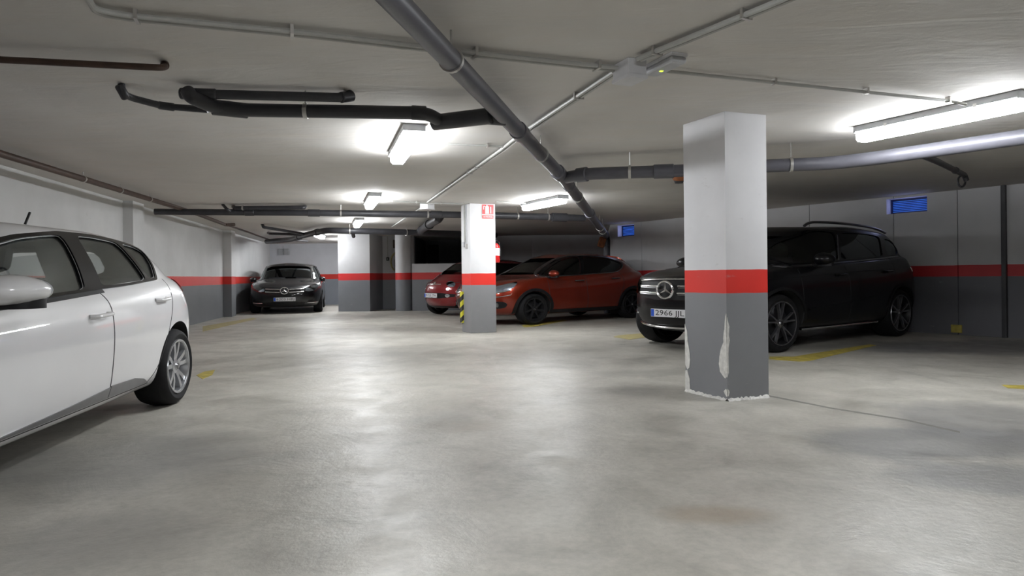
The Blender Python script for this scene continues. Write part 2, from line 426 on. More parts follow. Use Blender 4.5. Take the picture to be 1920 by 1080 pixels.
# hazard corner guard on the outer left edge
hg = thing('corner_guard', 'yellow and black striped edge guard on the left edge of the middle pillar', 'edge guard', (cm.x, cm.y, 0))
face_box(hg, 'rubber_strip', PM, cm, 3, -.06, .20, .16, .70, .001, .03, 'hazard')
# red fire sign
sg = thing('fire_sign', 'red sign with white extinguisher picture high on the middle pillar', 'sign', (cm.x, cm.y, 0))
face_box(sg, 'backing', PM, cm, 0, .46, .95, 1.935, 2.192, .001, .006, 'sign_white')
face_box(sg, 'pictogram_panel', PM, cm, 0, .475, .935, 2.02, 2.185, .006, .008, 'sign_red')
face_box(sg, 'caption_panel', PM, cm, 0, .475, .935, 1.945, 2.005, .006, .008, 'sign_red')
face_box(sg, 'pictogram_extinguisher', PM, cm, 0, .60, .74, 2.03, 2.155, .008, .0095, 'sign_white')
face_box(sg, 'pictogram_extinguisher', PM, cm, 0, .635, .70, 2.155, 2.175, .008, .0095, 'sign_white')
face_box(sg, 'pictogram_hose', PM, cm, 0, .52, .60, 2.15, 2.162, .008, .0095, 'sign_white')
face_box(sg, 'pictogram_hose', PM, cm, 0, .52, .545, 2.10, 2.162, .008, .0095, 'sign_white')
face_box(sg, 'pictogram_flame', PM, cm, 0, .80, .835, 2.04, 2.15, .008, .0095, 'sign_white')
V, F = mesh_text('EXTINTOR', .034, .0006)
a, b = PM[0]-cm, PM[1]-cm; d = (b-a).normalized(); nn = Vector((d.y, -d.x))
mt = Matrix(((d.x, 0, nn.x), (d.y, 0, nn.y), (0, 1, 0)))
ctr = face_pt(PM, cm, 0, .705, 1.975, .009)
mk('lettering', [mt @ v+ctr for v in V], F, 'sign_white', sg)
# conduit, switch and cable on the pillar's left face
cdn = thing('wall_conduit', 'thin grey cable conduit running down the left face of the middle pillar', 'conduit', (cm.x, cm.y, 0))
face_box(cdn, 'cable_run', PM, cm, 3, .40, .50, 1.55, 2.19, .001, .02, 'conduit')
face_box(cdn, 'cable_run', PM, cm, 3, .60, .64, 1.50, 2.19, .001, .01, 'box_grey')
face_box(cdn, 'socket', PM, cm, 3, .30, .48, 1.47, 1.56, .001, .035, 'box_grey')
face_box(cdn, 'socket', PM, cm, 3, .58, .72, 1.44, 1.52, .001, .03, 'zinc')
# fire extinguisher on the far side of the middle pillar
pe = face_pt(PM, cm, 1, .45, 1.2, .09)
ex = thing('fire_extinguisher', 'red fire extinguisher hung on the right side of the middle pillar', 'fire extinguisher', (cm.x+pe.x, cm.y+pe.y, 1.2))
def zl(prof, n=20):
    v, f = lathe(prof, n); return [Vector((p[0], p[2], p[1])) for p in v], f
mk('cylinder', *zl([(0, 0), (.06, .0), (.068, .02), (.068, .27), (.055, .31), (.025, .335), (0, .335)]), 'red_ext', ex, True)
mk('label_band', *zl([(.0685, .12), (.0695, .12), (.0695, .25), (.0685, .25)]), 'sign_white', ex, True)
mk('valve', *zl([(0, .33), (.02, .33), (.02, .37), (.03, .38), (.03, .40), (0, .40)]), 'black', ex, True)
mk('hose', *tubevf(fillet([(0, 0, .37), (.05, .06, .38), (.08, .05, .2), (.07, .04, .06)], .04), .011, 8), 'black', ex, True)
mk('handle', *bevel_box(-.012, .012, -.07, .03, .40, .415, .004), 'black', ex)

# round column at the shaft
rc = thing('round_column', 'round white column with red band beside the dark opening at the far end', 'column', (-3.115, 19.6, 0))
mk('shaft', *zl([(0, 0), (.232, 0), (.232, CEIL-.001), (0, CEIL-.001)], 40), 'wall_far', rc, True)
# hose reel and boxes on the recess wall
hr = thing('hose_reel', 'coiled fire hose with brown drum on the wall beside the round column', 'hose reel', (-3.42, 20.5, 0))
def ztorus(R, r, cx, cz, y, n=28, m=8):
    V = []; F = []
    for i in range(n):
        a = 2*PI*i/n
        for j in range(m):
            b = 2*PI*j/m; V.append((cx+(R+r*math.cos(b))*math.cos(a), y+r*math.sin(b), cz+(R*1.5+r*math.cos(b))*math.sin(a)))
    for i in range(n):
        for j in range(m): F.append((i*m+j, ((i+1) % n)*m+j, ((i+1) % n)*m+(j+1) % m, i*m+(j+1) % m))
    return V, F
mk('hose_loop', *ztorus(.19, .025, -.02, 1.42, 0), 'yellow_faint', hr, True)
mk('drum', *bevel_box(-.10, .16, -.06, .1, 1.12, 1.5, .03), 'brown_pipe', hr)
mk('nozzle_box', *bevel_box(-.09, .1, -.08, .1, 1.09, 1.2, .02), 'black', hr)
cb = thing('cable_box', 'dark box high on the wall above the hose reel', 'box', (-3.45, 20.5, 0))
mk('case', *bevel_box(-.11, .11, -.05, .1, 1.83, 2.08, .01), 'brown_pipe', cb)
sw = thing('light_switch', 'small dark switch on the recess wall below a thin conduit', 'switch', (-3.74, 20.57, 0))
mk('case', *bevel_box(-.04, .04, -.03, .03, 1.46, 1.56, .006), 'black', sw)
mk('button', *bevel_box(-.015, .015, -.04, -.028, 1.49, 1.53, .003), 'conduit', sw)
mk('conduit', *tubevf([(0, -.01, 1.56), (0, -.01, 2.19)], .012, 8), 'conduit', sw, True)
vb = thing('wall_vent', 'pair of small grey vent grilles high on the far left back wall', 'vent', (-8.17, 24.46, 1.91))
for s in (-1, 1):
    f = mk('frame', *bevel_box(-.09+s*.1, .09+s*.1, -.02, .02, -.11, .11, .005), 'lamp_body', vb)
    for q in range(6): mk('slat', *box(-.07+s*.1, .07+s*.1, -.03, -.01, -.09+q*.033, -.078+q*.033), 'box_grey', vb)
mk_k = thing('kerb_block', 'small pale block on the floor against the far back wall', 'block', (-6.85, 24.3, 0))
mk('block', *bevel_box(-.12, .12, -.1, .1, 0, .14, .01), 'conduit', mk_k)

# ------------------------------------------------------------------ floor lines, joint
def floor_poly(name, pts, mat, label, top=.003):
    c = Vector((sum(p[0] for p in pts)/len(pts), sum(p[1] for p in pts)/len(pts)))
    o = mk(name, *prism([(p[0]-c.x, p[1]-c.y) for p in pts], 0.0002, top), mat); o.location = (c.x, c.y, 0)
    return tag(o, label, 'floor marking')
floor_poly('parking_line', [(-3.180, 6.854), (-3.216, 7.123), (-3.161, 7.240), (-3.031, 6.880), (-2.998, 6.594)], 'yellow', 'short yellow line stub behind the rear wheel of the white car')
floor_poly('parking_line', [(0.219, 12.743), (0.414, 12.915), (1.173, 14.562), (1.103, 14.838), (0.361, 13.562), (0.177, 13.297)], 'yellow', 'yellow line beside the front wheel of the orange red car')
floor_poly('parking_line', [(2.967, 7.889), (3.234, 7.865), (4.758, 9.109), (4.793, 9.000), (3.247, 7.471), (3.115, 7.435), (2.875, 7.645)], 'yellow', 'long yellow line leading back from the pillar beside the black off-road car')
floor_poly('parking_line', [(1.562, 10.591), (1.687, 10.860), (2.613, 11.576), (2.452, 10.865), (1.731, 10.131)], 'yellow_faint', 'worn yellow line in front of the black off-road car')
floor_poly('parking_line', [(4.130, 5.773), (4.441, 5.697), (4.283, 5.495), (4.068, 5.613)], 'yellow', 'yellow line stub at the right edge of the empty bay')
floor_poly('parking_line', [(-5.687, 12.528), (-6.101, 16.308), (-6.377, 16.768), (-6.326, 13.937)], 'yellow_faint', 'faded yellow line along the foot of the left wall')
j = [(2.023, 5.410), (2.001, 5.351), (2.256, 4.835), (2.551, 4.429), (2.666, 4.078), (2.693, 4.119), (2.574, 4.469), (2.279, 4.882)]
mk('floor_joint', *prism([tuple(p) for p in j], -.01, .0008), simple('joint_filler', (.16, .155, .14), .9), bpy.data.objects['floor'])
ym = thing('wall_marker', 'small yellow marker plate at the foot of the right wall', 'marker', (0, 0, 0))
p = (6.702, 10.350)
wp = RW0+RD*((Vector(p)-RW0).dot(RD)); wp = wp+RN*.035
ym.location = (wp.x, wp.y, 0); ym.rotation_euler = (0, 0, math.atan2(RD.y, RD.x))
mk('plate', *bevel_box(-.075, .075, -.02, .02, .03, .15, .005), 'yellow', ym)
# dark cable strip on right wall
cs = thing('wall_duct', 'dark vertical cable duct on the right wall', 'duct', (0, 0, 0))
q = RW0+RD*((Vector((7.228, 9.929))-RW0).dot(RD))+RN*.05
cs.location = (q.x, q.y, 0); cs.rotation_euler = ym.rotation_euler
mk('duct', *bevel_box(-.03, .03, -.03, .03, 0.0, CEIL, .006), 'pvc_dark', cs)

# ------------------------------------------------------------------ lamps
def lamp(p, d, label, ln=1.25):
    d = Vector(d).normalized(); ang = math.atan2(d.y, d.x); c = Vector(p)+d*ln/2
    t = thing('fluorescent_lamp', label, 'lamp', (c.x, c.y, CEIL), ang, 'ceiling fluorescent lamps')
    h = ln/2
    mk('housing', *bevel_box(-h, h, -.088, .088, -.05, 0, .006), 'lamp_body', t)
    # diffuser: trough that widens under the housing
    prof = [(-.068, -.048), (-.070, -.070), (-.066, -.108), (-.046, -.128), (.046, -.128), (.066, -.108), (.070, -.070), (.068, -.048)]
    V = [(x, y, z) for x in (-h+.004, h-.004) for (y, z) in prof]; n = len(prof)
    F = [(i, (i+1) % n, n+(i+1) % n, n+i) for i in range(n)]+[tuple(range(n))[::-1], tuple(range(n, 2*n))]
    mk('diffuser', V, F, 'diffuser', t)
    for s in (-1, 1):
        mk('end_cap', *bevel_box(s*h-.012, s*h+.008, -.091, .091, -.058, -.002, .004), 'lamp_body', t)
        mk('clip', *box(s*h*.55-.012, s*h*.55+.012, -.091, .091, -.056, -.03), 'zinc', t)
    return t
DA = (-.27, .963); DB = (-.447, .894)
lamp((-.775, 5.50), DA, 'lit tube lamp under the ceiling below the dark pipes, left of the main pipe')
lamp((-1.975, 9.92), DA, 'second lit tube lamp of the left row, above the long cross pipe')
lamp((-3.12, 14.05), DA, 'third lit tube lamp of the left row, just behind the long cross pipe')
lamp((-5.24, 18.3), (-.14, .99), 'farthest lit tube lamp, above the parked black car')
lamp((.80, 10.5), DB, 'lit tube lamp right of the middle pillar, beside the main pipe')
lamp((3.54, 4.69), DB, 'large lit tube lamp at the right edge above the big pipe')
for p_, d_, lab in (((.62, .35), DA, 'lit tube lamp overhead in front of the pillar aisle'), ((-5.3, 21.4), (-.10, .99), 'lit tube lamp above the far left bay beside the shaft')):
    lamp(p_, d_, lab)

# ------------------------------------------------------------------ pipes on the ceiling
def pipe(name, label, pts, r, mat, cat='pipe', bend=.12, seg=14, group=None, collars=(), clamps=(), cmat='zinc', gone=0):
    pts = [Vector(p) for p in pts]; c = Vector((pts[0].x, pts[0].y, CEIL))
    t = thing(name, label, cat, c, 0, group)
    path = fillet([p-c for p in pts], bend)
    if isinstance(r, (list, tuple)):
        tot = sum((path[i+1]-path[i]).length for i in range(len(path)-1)); acc = 0; rr = [r[0]]
        for i in range(len(path)-1):
            acc += (path[i+1]-path[i]).length; rr.append(r[0]+(r[1]-r[0])*acc/tot)
    else: rr = [r]*len(path)
    mk('tube', *tubevf(path, rr, seg), mat, t, True)
    L = [0]
    for i in range(len(path)-1): L.append(L[-1]+(path[i+1]-path[i]).length)
    def at(f):
        s = f*L[-1]
        for i in range(len(path)-1):
            if L[i+1] >= s-1e-9:
                k_ = (s-L[i])/max(1e-9, L[i+1]-L[i]); return path[i].lerp(path[i+1], k_), (path[i+1]-path[i]).normalized(), rr[i]+(rr[i+1]-rr[i])*k_
        return path[-1], (path[-1]-path[-2]).normalized(), rr[-1]
    for f, ln, gr in collars:
        p, d, r0 = at(f); R_ = r0*gr
        mk('collar', *tubevf([p-d*ln/2, p-d*ln/2+d*.006, p+d*ln/2-d*.006, p+d*ln/2], [r0*1.02, R_, R_, r0*1.02], seg), mat, t, True)
    for f in clamps:
        p, d, r0 = at(f)
        mk('clamp', *tubevf([p-d*.013, p+d*.013], r0*1.12+.002, seg), cmat, t, True)
        if abs(d.z) < .7 and p.z < -r0*1.3:
            mk('hanger_rod', *tubevf([p+Vector((0, 0, r0)), Vector((p.x, p.y, 0))], .006, 6), cmat, t, True)
    return t
pipe('drain_pipe', 'thick grey main drain pipe running diagonally across the ceiling from the front',
     [(-.62, 1.9, 2.06), (.56, 7.35, 2.02), (2.17, 15.9, 1.93), (2.36, 17.1, 1.94)], (.052, .082), 'pvc', bend=.1, seg=20,
     collars=((.21, .16, 1.16), (.34, .24, 1.22), (.40, .1, 1.15), (.62, .30, 1.22), (.9, .2, 1.15)), clamps=(.10, .27, .47, .80, .86))
pipe('drain_pipe', 'vertical grey drain pipe coming down the wall behind the orange red car', [(2.36, 17.08, 1.98), (2.395, 17.2, 1.84), (2.395, 17.22, .0)], .085, 'pvc', bend=.08,
     collars=((.12, .18, 1.15),), clamps=(.5,))
rb = mk('rust_bracket', *xf(bevel_box(-.10, .07, -.07, .07, -.19, .07, .03), Matrix.Translation((2.27, 16.95, 1.83)) @ Matrix.Rotation(.3, 4, 'Y')), 'tank')
tag(rb, 'rust brown pipe coupling at the top of the vertical drain pipe', 'coupling')
pipe('drain_pipe', 'thick grey side pipe running behind the front pillar to the right edge',
     [(0.581, 7.152, 1.990), (0.773, 6.970, 2.000), (1.727, 6.758, 1.990), (2.457, 6.510, 1.990), (3.007, 6.391, 1.990), (3.276, 6.146, 1.990), (3.981, 5.266, 2.000), (4.576, 4.361, 2.000)], .062, 'pvc', bend=.3, seg=20,
     collars=((.04, .12, 1.2), (.20, .2, 1.15), (.36, .14, 1.15)), clamps=(.135, .43))
pipe('branch_pipe', 'dark angled branch pipe above the black off-road car ending in a ring elbow',
     [(3.684, 6.091, 2.000), (4.203, 6.707, 2.040), (5.343, 8.046, 2.100), (5.383, 8.069, 2.040)], .03, 'pvc_dark', bend=.05, collars=((.72, .08, 1.25),))
v, f = ztorus(.045, .012, 0, 0, 0, 20, 8)
mk('ring', v, f, 'pvc_dark', bpy.data.objects['branch_pipe'], True).location = Vector((5.487, 8.313, 2.060))-bpy.data.objects['branch_pipe'].location
pipe('drain_pipe', 'dark pipe with an S bend joining the main pipe above the first lamp',
     [(-2.016, 4.270, 2.140), (-1.985, 4.245, 2.100), (-1.900, 4.369, 2.070), (-1.799, 4.458, 2.070), (-0.558, 4.558, 2.060), (-0.466, 4.698, 2.030), (-0.343, 4.623, 2.030), (-0.203, 4.568, 2.030), (-0.032, 4.594, 2.020)], .044, 'pvc_dark', bend=.14, seg=16,
     collars=((.14, .22, 1.15), (.70, .10, 1.12), (.86, .45, 1.25)), clamps=(.36,))
pipe('branch_pipe', 'dark pipe close under the ceiling above the S bend pipe',
     [(-2.033, 4.306, 2.150), (-2.013, 4.320, 2.140), (-1.885, 4.337, 2.140), (-1.100, 4.447, 2.140), (-1.059, 4.498, 2.160), (-1.068, 4.537, 2.195)], .030, 'pvc_dark', bend=.05, collars=((.06, .22, 1.2), (.93, .1, 1.2)))
pipe('branch_pipe', 'thin dark bent pipe left of the S bend pipe',
     [(-2.437, 4.283, 2.195), (-2.431, 4.278, 2.140), (-2.421, 4.356, 2.130), (-2.291, 4.500, 2.110), (-1.988, 4.491, 2.080)], .022, 'pvc_dark', bend=.06, collars=((.08, .09, 1.25), (.55, .1, 1.2)))
pipe('brown_pipe', 'thin brown pipe close under the ceiling in the upper left corner',
     [(-2.960, 3.522, 2.130), (-1.920, 3.747, 2.130), (-1.922, 3.803, 2.150), (-1.965, 3.889, 2.195)], .018, 'brown_pipe', bend=.04, collars=((.97, .06, 1.3),))
pipe('brown_pipe', 'long brown pipe under the ceiling along the left wall',
     [(-4.283, 4.739, 2.120), (-4.614, 6.168, 2.120), (-5.326, 10.709, 2.120), (-5.579, 12.170, 2.120), (-6.125, 14.654, 2.120), (-5.995, 14.787, 2.140)], .034, 'brown_pipe', bend=.1, clamps=(.3, .4, .5))
pipe('brown_pipe', 'thin pipe continuing along the left wall towards the black parked car',
     [(-6.064, 14.510, 2.120), (-6.618, 17.319, 2.120), (-7.597, 22.135, 2.120)], .022, 'brown_pipe')
pipe('drain_pipe', 'long dark pipe crossing under the ceiling behind the second lamp',
     [(-5.801, 11.104, 2.070), (-3.563, 11.439, 2.060), (-0.836, 12.050, 2.050), (0.399, 12.409, 2.040), (1.367, 12.756, 2.030)], (.05, .062), 'pvc_dark', bend=.3, seg=16,
     collars=((.2, .15, 1.15), (.34, .2, 1.15), (.62, .2, 1.12), (.93, .3, 1.3)), clamps=(.40, .60, .82, .9))
pipe('branch_pipe', 'short dark pipe lying on top of the long cross pipe',
     [(-4.750, 11.679, 2.195), (-4.550, 11.229, 2.130), (-3.419, 11.260, 2.130), (-3.538, 11.715, 2.195)], .034, 'pvc_dark', bend=.04, clamps=(.3,))
pipe('branch_pipe', 'short dark stub pipe branching off the long cross pipe', [(-4.783, 11.325, 2.195), (-4.625, 11.094, 2.100), (-4.587, 11.147, 2.070)], .024, 'pvc_dark', bend=.04)
pipe('drain_pipe', 'farthest cross pipe, above the shaft and the round column',
     [(-7.421, 20.680, 2.080), (-6.252, 19.318, 2.060), (-5.129, 17.090, 2.050), (-4.236, 15.623, 2.050), (-3.645, 15.599, 2.030), (-1.316, 16.982, 2.030), (-0.406, 17.813, 2.030)], .07, 'pvc_dark', bend=.3,
     collars=((.3, .2, 1.2), (.5, .2, 1.2)), clamps=(.62, .75))
pipe('branch_pipe', 'thin dark branch pipe at the far left, upper one of three', [(-5.678, 15.564, 2.195), (-5.587, 15.378, 2.120), (-5.199, 17.187, 2.070)], .035, 'pvc_dark', bend=.05)
pipe('branch_pipe', 'thin dark branch pipe at the far left, lower one of three', [(-6.520, 18.296, 2.180), (-6.178, 17.451, 2.110), (-5.263, 17.399, 2.070)], .035, 'pvc_dark', bend=.05)
pipe('branch_pipe', 'thin dark branch pipe near the far back wall', [(-6.481, 20.026, 2.100), (-6.397, 21.362, 2.120)], .035, 'pvc_dark', bend=.05)
pipe('branch_pipe', 'dark elbow pipe hanging beside the shaft below the third lamp', [(-3.899, 15.643, 2.060), (-3.641, 15.633, 2.020), (-3.734, 16.134, 1.940)], .045, 'pvc_dark', bend=.08)
pipe('elbow_pipe', 'thick dark elbow pipe above the dark opening behind the round column',
     [(-2.287, 16.718, 2.050), (-1.834, 14.764, 2.060), (-1.391, 13.009, 2.060), (-1.373, 13.229, 2.140)], .08, 'pvc_dark', bend=.12, collars=((.2, .2, 1.2), (.6, .25, 1.3)))
# wet, rusty pipe outlet in the ceiling behind the front pillar
o_ = Vector((2.029, 8.247, 2.100))
wt = thing('rusted_outlet', 'rusty yellow brown pipe outlet on the ceiling beside the front pillar', 'outlet', o_)
mk('outlet_body', *xf(zl([(0, 0), (.07, 0), (.085, .03), (.08, .09), (0, .1)], 18), Matrix.Rotation(.25, 4, 'X')), 'tank', wt, True)
mk('foam_lump', *xf(bevel_box(-.06, .10, -.05, .06, .02, .10, .03, 3), Matrix.Rotation(-.2, 4, 'Y')), simple('yellow_foam', (.42, .30, .06), .9, var=.3, bump=.8), wt, True)
mk('dark_mouth', *zl([(0, -.03), (.05, -.035), (.065, 0), (0, 0)], 18), 'pvc_dark', wt, True)

# conduits
def conduit(label, pts, r=.011, pair=0, clamps=(), bend=.2):
    pts = [Vector(p) for p in pts]
    t = pipe('cable_conduit', label, pts, r, 'conduit', 'conduit', bend, 8, 'ceiling conduits', clamps=())
    if pair:
        d = (pts[-1]-pts[0]); n = Vector((-d.y, d.x, 0)).normalized()*pair; c = t.location
        mk('tube', *tubevf(fillet([p-c+n for p in pts], bend), r, 8), 'conduit', t, True)
    for f_, in [(x,) for x in clamps]:
        tot = [0]
        for i in range(len(pts)-1): tot.append(tot[-1]+(pts[i+1]-pts[i]).length)
        s = f_*tot[-1]
        for i in range(len(pts)-1):
            if tot[i+1] >= s:
                p = pts[i].lerp(pts[i+1], (s-tot[i])/(tot[i+1]-tot[i])); dd = (pts[i+1]-pts[i]).normalized(); break
        n = Vector((-dd.y, dd.x, 0)); c = t.location; p = p-c
        w_ = .02+(pair and abs(pair)/2); cc = p+(n*pair/2 if pair else n*0)
        q = [cc-dd*.008-n*w_, cc+dd*.008-n*w_, cc+dd*.008+n*w_, cc-dd*.008+n*w_]
        V = [Vector((a.x, a.y, zz)) for zz in (p.z-r-.004, 0) for a in q]
        F = [(0, 3, 2, 1), (4, 5, 6, 7), (0, 1, 5, 4), (1, 2, 6, 5), (2, 3, 7, 6), (3, 0, 4, 7)]
        mk('clamp', V, F, 'zinc', t)
    return t
conduit('pair of light conduits crossing the ceiling from the upper left to the junction box',
        [(-1.740, 2.770, 2.170), (-1.841, 3.034, 2.170), (-1.734, 3.105, 2.170), (-0.935, 3.368, 2.170), (-0.160, 3.684, 2.170), (0.650, 3.977, 2.170)], .013, .045, (.15, .38, .70, .95), .15)
conduit('thin conduit running from the emergency light to the lamp at the right edge',
        [(0.916, 4.055, 2.175), (1.610, 4.304, 2.175), (2.283, 4.541, 2.175), (3.112, 4.837, 2.175), (3.213, 4.808, 2.140)], .011, 0, (.33, .64, .95), .1)
conduit('pair of conduits running from the junction box out of the top of the picture',
        [(0.711, 3.804, 2.170), (1.206, 2.996, 2.170), (1.322, 2.794, 2.170)], .014, .03, (.12, .62,), .1)
conduit('light conduit running from the junction box back under the main pipe to the small box',
        [(0.645, 4.050, 2.170), (0.125, 5.768, 2.170), (-0.064, 6.515, 2.170), (-1.322, 11.020, 2.170)], .014, .03, (.08, .25, .50, .56), .1)
conduit('far end of the light conduit between the small box and the column',
        [(-1.532, 11.767, 2.170), (-2.854, 16.306, 2.170)], .014, 0, (.5,), .1)
conduit('thin conduit from the first lamp to the long conduit', [(-0.703, 6.191, 2.175), (-0.047, 6.381, 2.175)], .010, 0, (.75,), .1)
conduit('thin conduit from the second lamp towards the middle pillar', [(-1.895, 10.853, 2.175), (-1.390, 11.222, 2.175), (-0.804, 11.363, 2.175)], .012, 0, (.35, .7), .1)
conduit('thin conduit from the lamp right of the middle pillar to the pillar', [(0.281, 11.434, 2.180), (-0.248, 11.136, 2.180)], .010, 0, (), .1)
# junction boxes and emergency light
ja, jb_ = Vector((0.813, 4.067, 2.170)), Vector((0.940, 3.756, 2.170)); JA = math.atan2(jb_.y-ja.y, jb_.x-ja.x)
jb = thing('junction_box', 'white junction box where the ceiling conduits cross', 'junction box', (0.695, 3.966, 2.200), JA)
mk('case', *bevel_box(-.085, .085, -.062, .062, -.10, 0, .006), 'box_white', jb)
mk('lid', *bevel_box(-.09, .09, -.067, .067, -.112, -.088, .004), 'box_white', jb)
jb2 = thing('junction_box', 'small white junction box on the conduit left of the middle pillar', 'junction box', (-1.421, 11.539, 2.200), math.radians(62))
mk('case', *bevel_box(-.10, .10, -.08, .08, -.09, 0, .006), 'box_white', jb2)
mk('lid', *bevel_box(-.105, .105, -.085, .085, -.10, -.08, .004), 'box_white', jb2)
el = thing('emergency_light', 'flat grey emergency light with a green indicator beside the junction box', 'emergency light', (0.889, 3.933, 2.200), JA)
mk('base', *bevel_box(-.15, .15, -.055, .055, -.02, 0, .004), 'box_white', el)
mk('cover', *bevel_box(-.145, .145, -.052, .052, -.055, -.018, .012), 'box_grey', el)
mk('indicator', *bevel_box(-.035, -.015, -.012, .008, -.059, -.052, .003), 'led', el)

# blue louvred vents set back in openings of the right wall
def blue_vent(px_u, z0, z1, wd, label):
    p = RW0+RD*px_u+RN*.03; ang = math.atan2(RD.y, RD.x); dp = .2
    mt = Matrix.Translation((p.x, p.y, 0)) @ Matrix.Rotation(ang, 4, 'Z')
    cut = mk('cutter', *xf(box(-wd/2, wd/2, -.1, dp+.02, z0, z1), mt), 'lavender')
    for o in [wr]+[c for c in wr.children if c.name.startswith('panel')]:
        if o is not wr:
            cs_ = [(Vector((v.co.x, v.co.y))-RW0).dot(RD) for v in o.data.vertices]
            if max(cs_) < px_u-wd/2 or min(cs_) > px_u+wd/2: continue
        md = o.modifiers.new('b', 'BOOLEAN'); md.operation = 'DIFFERENCE'; md.solver = 'EXACT'; md.object = cut
        try: md.material_mode = 'TRANSFER'
        except Exception: pass
        bpy.context.view_layer.update()
        m2 = bpy.data.meshes.new_from_object(o.evaluated_get(bpy.context.evaluated_depsgraph_get())); o.modifiers.clear()
        if len(m2.polygons) >= 6: o.data = m2
    bpy.data.objects.remove(cut)
    t = thing('louvre_vent', label, 'vent', (p.x, p.y, 0), ang, 'blue vents')
    y0 = dp-.06
    ld = bpy.data.lights.new('daylight_through_louvres', 'AREA'); ld.shape = 'RECTANGLE'; ld.size = wd*.8; ld.size_y = (z1-z0)*.7; ld.energy = .35; ld.color = (.62, .66, 1.0)
    lo = link(bpy.data.objects.new('daylight_through_louvres', ld)); lo.parent = t; lo.location = (0, y0-.004, (z0+z1)/2); lo.rotation_euler = (-PI/2, 0, 0)
    mk('frame', *merge(box(-wd/2+.004, -wd/2+.028, y0, dp+.01, z0+.004, z1-.004), box(wd/2-.028, wd/2-.004, y0, dp+.01, z0+.004, z1-.004), box(-wd/2+.004, wd/2-.004, y0, dp+.01, z1-.022, z1-.004), box(-wd/2+.004, wd/2-.004, y0, dp+.01, z0+.004, z0+.03)), 'blue_dark', t)
    mk('backing', *box(-wd/2+.01, wd/2-.01, dp-.002, dp+.012, z0+.01, z1-.01), 'blue_dark', t)
    n = 7; h = (z1-z0-.052)/n
    for i in range(n):
        zc = z0+.03+h*i
        V = [(x, y, z) for x in (-wd/2+.028, wd/2-.028) for (y, z) in ((y0+.006, zc+h*.05), (y0+.004, zc+h*.14), (y0+.03, zc+h*.62), (y0+.034, zc+h*.52))]
        F = [(0, 1, 2, 3), (7, 6, 5, 4), (0, 4, 5, 1), (1, 5, 6, 2), (2, 6, 7, 3), (3, 7, 4, 0)]
        mk('slat', V, F, 'blue', t)
    return t
blue_vent(7.082, 1.914, 2.160, 0.630, 'blue louvred vent box high on the right wall above the black off-road car')
blue_vent(0.571, 1.890, 2.160, 0.573, 'smaller looking blue louvred vent box on the wall behind the orange red car')

# ------------------------------------------------------------------ cars: shared builders
CS = (1.086, 1.086, .917)      # metres of the drawings -> metres of this place
def lerp(a, b, t): return a+(b-a)*t
def keyz(z5, i):
    ks = (0, 3, 6, 9, 12)
    for a in range(4):
        if i <= ks[a+1]: return lerp(z5[a], z5[a+1], (i-ks[a])/3)
    return z5[-1]
def ring(xf_, xr_, w, z5, a=(.03, .15, .42), b=(.02, .12, .36), side=None, tf=1.0, tr=1.0, fy=(.42, .76, .97), ry=(.42, .78, .965)):
    P = []
    xs = [xf_, xf_-a[0], xf_-a[1], xf_-a[2]]+[0]*5+[xr_+b[2], xr_+b[1], xr_+b[0], xr_]
    if side: xs[4:9] = list(side)
    else:
        for k in range(5): xs[4+k] = lerp(xs[3], xs[9], (k+1)/6)
    ys = [0, fy[0], fy[1], fy[2], 1, 1, 1, 1, 1, ry[2], ry[1], ry[0], 0]
    for i in range(13):
        t = lerp(tf, 1, min(1, i/6)) if i < 6 else lerp(1, tr, (i-6)/6)
        P.append(Vector((xs[i], w*ys[i]*t, keyz(z5, i))))
    return P
def lring(A, B, t, bulge=0):
    return [p.lerp(q, t)+Vector((0, bulge if 1 < i < 11 else 0, 0)) for i, (p, q) in enumerate(zip(A, B))]
def body_mesh(rings, level):
    V = []; F = []; idx = []
    for R in rings:
        row = []
        for p in R: V.append(p.copy()); row.append(len(V)-1)
        mir = []
        for i, p in enumerate(R):
            if i in (0, 12): mir.append(row[i])
            else: V.append(Vector((p.x, -p.y, p.z))); mir.append(len(V)-1)
        idx.append((row, mir))
    for k in range(len(rings)-1):
        for s in (0, 1):
            a, b = idx[k][s], idx[k+1][s]
            for i in range(12):
                q = (a[i], a[i+1], b[i+1], b[i]); F.append(q if s == 0 else q[::-1])
    for k, dz in ((0, 0.0), (len(rings)-1, .015)):
        r, m = idx[k]; mid = []
        for i in range(13):
            if i in (0, 12): mid.append(r[i])
            else: p = V[r[i]]; V.append(Vector((p.x, 0, p.z+dz))); mid.append(len(V)-1)
        for i in range(12):
            for s in (r, m):
                q = [s[i], s[i+1], mid[i+1], mid[i]]; u = []
                [u.append(x) for x in q if x not in u]; F.append(tuple(u))
    me = bpy.data.meshes.new('body'); me.from_pydata(V, [], F); me.update()
    bm = bmesh.new(); bm.from_mesh(me); bmesh.ops.recalc_face_normals(bm, faces=bm.faces); bm.to_mesh(me); bm.free()
    o = bpy.data.objects.new('body', me); COL.objects.link(o)
    md = o.modifiers.new('s', 'SUBSURF'); md.levels = level; md.render_levels = level
    bpy.context.view_layer.update()
    dg = bpy.context.evaluated_depsgraph_get(); m2 = bpy.data.meshes.new_from_object(o.evaluated_get(dg))
    o.modifiers.clear(); old = o.data; o.data = m2; bpy.data.meshes.remove(old)
    bm = bmesh.new(); bm.from_mesh(m2); bm.normal_update(); bvh = BVHTree.FromBMesh(bm); bm.free()
    return o, bvh
def chaikin(P, it=2, closed=True, c=.25):
    for _ in range(it):
        Q = []; n = len(P)
        for i in range(n if closed else n-1):
            a, b = P[i], P[(i+1) % n]; Q += [a.lerp(b, c), a.lerp(b, 1-c)]
        if not closed: Q = [P[0]]+Q[1:-1]+[P[-1]]
        P = Q
    return P
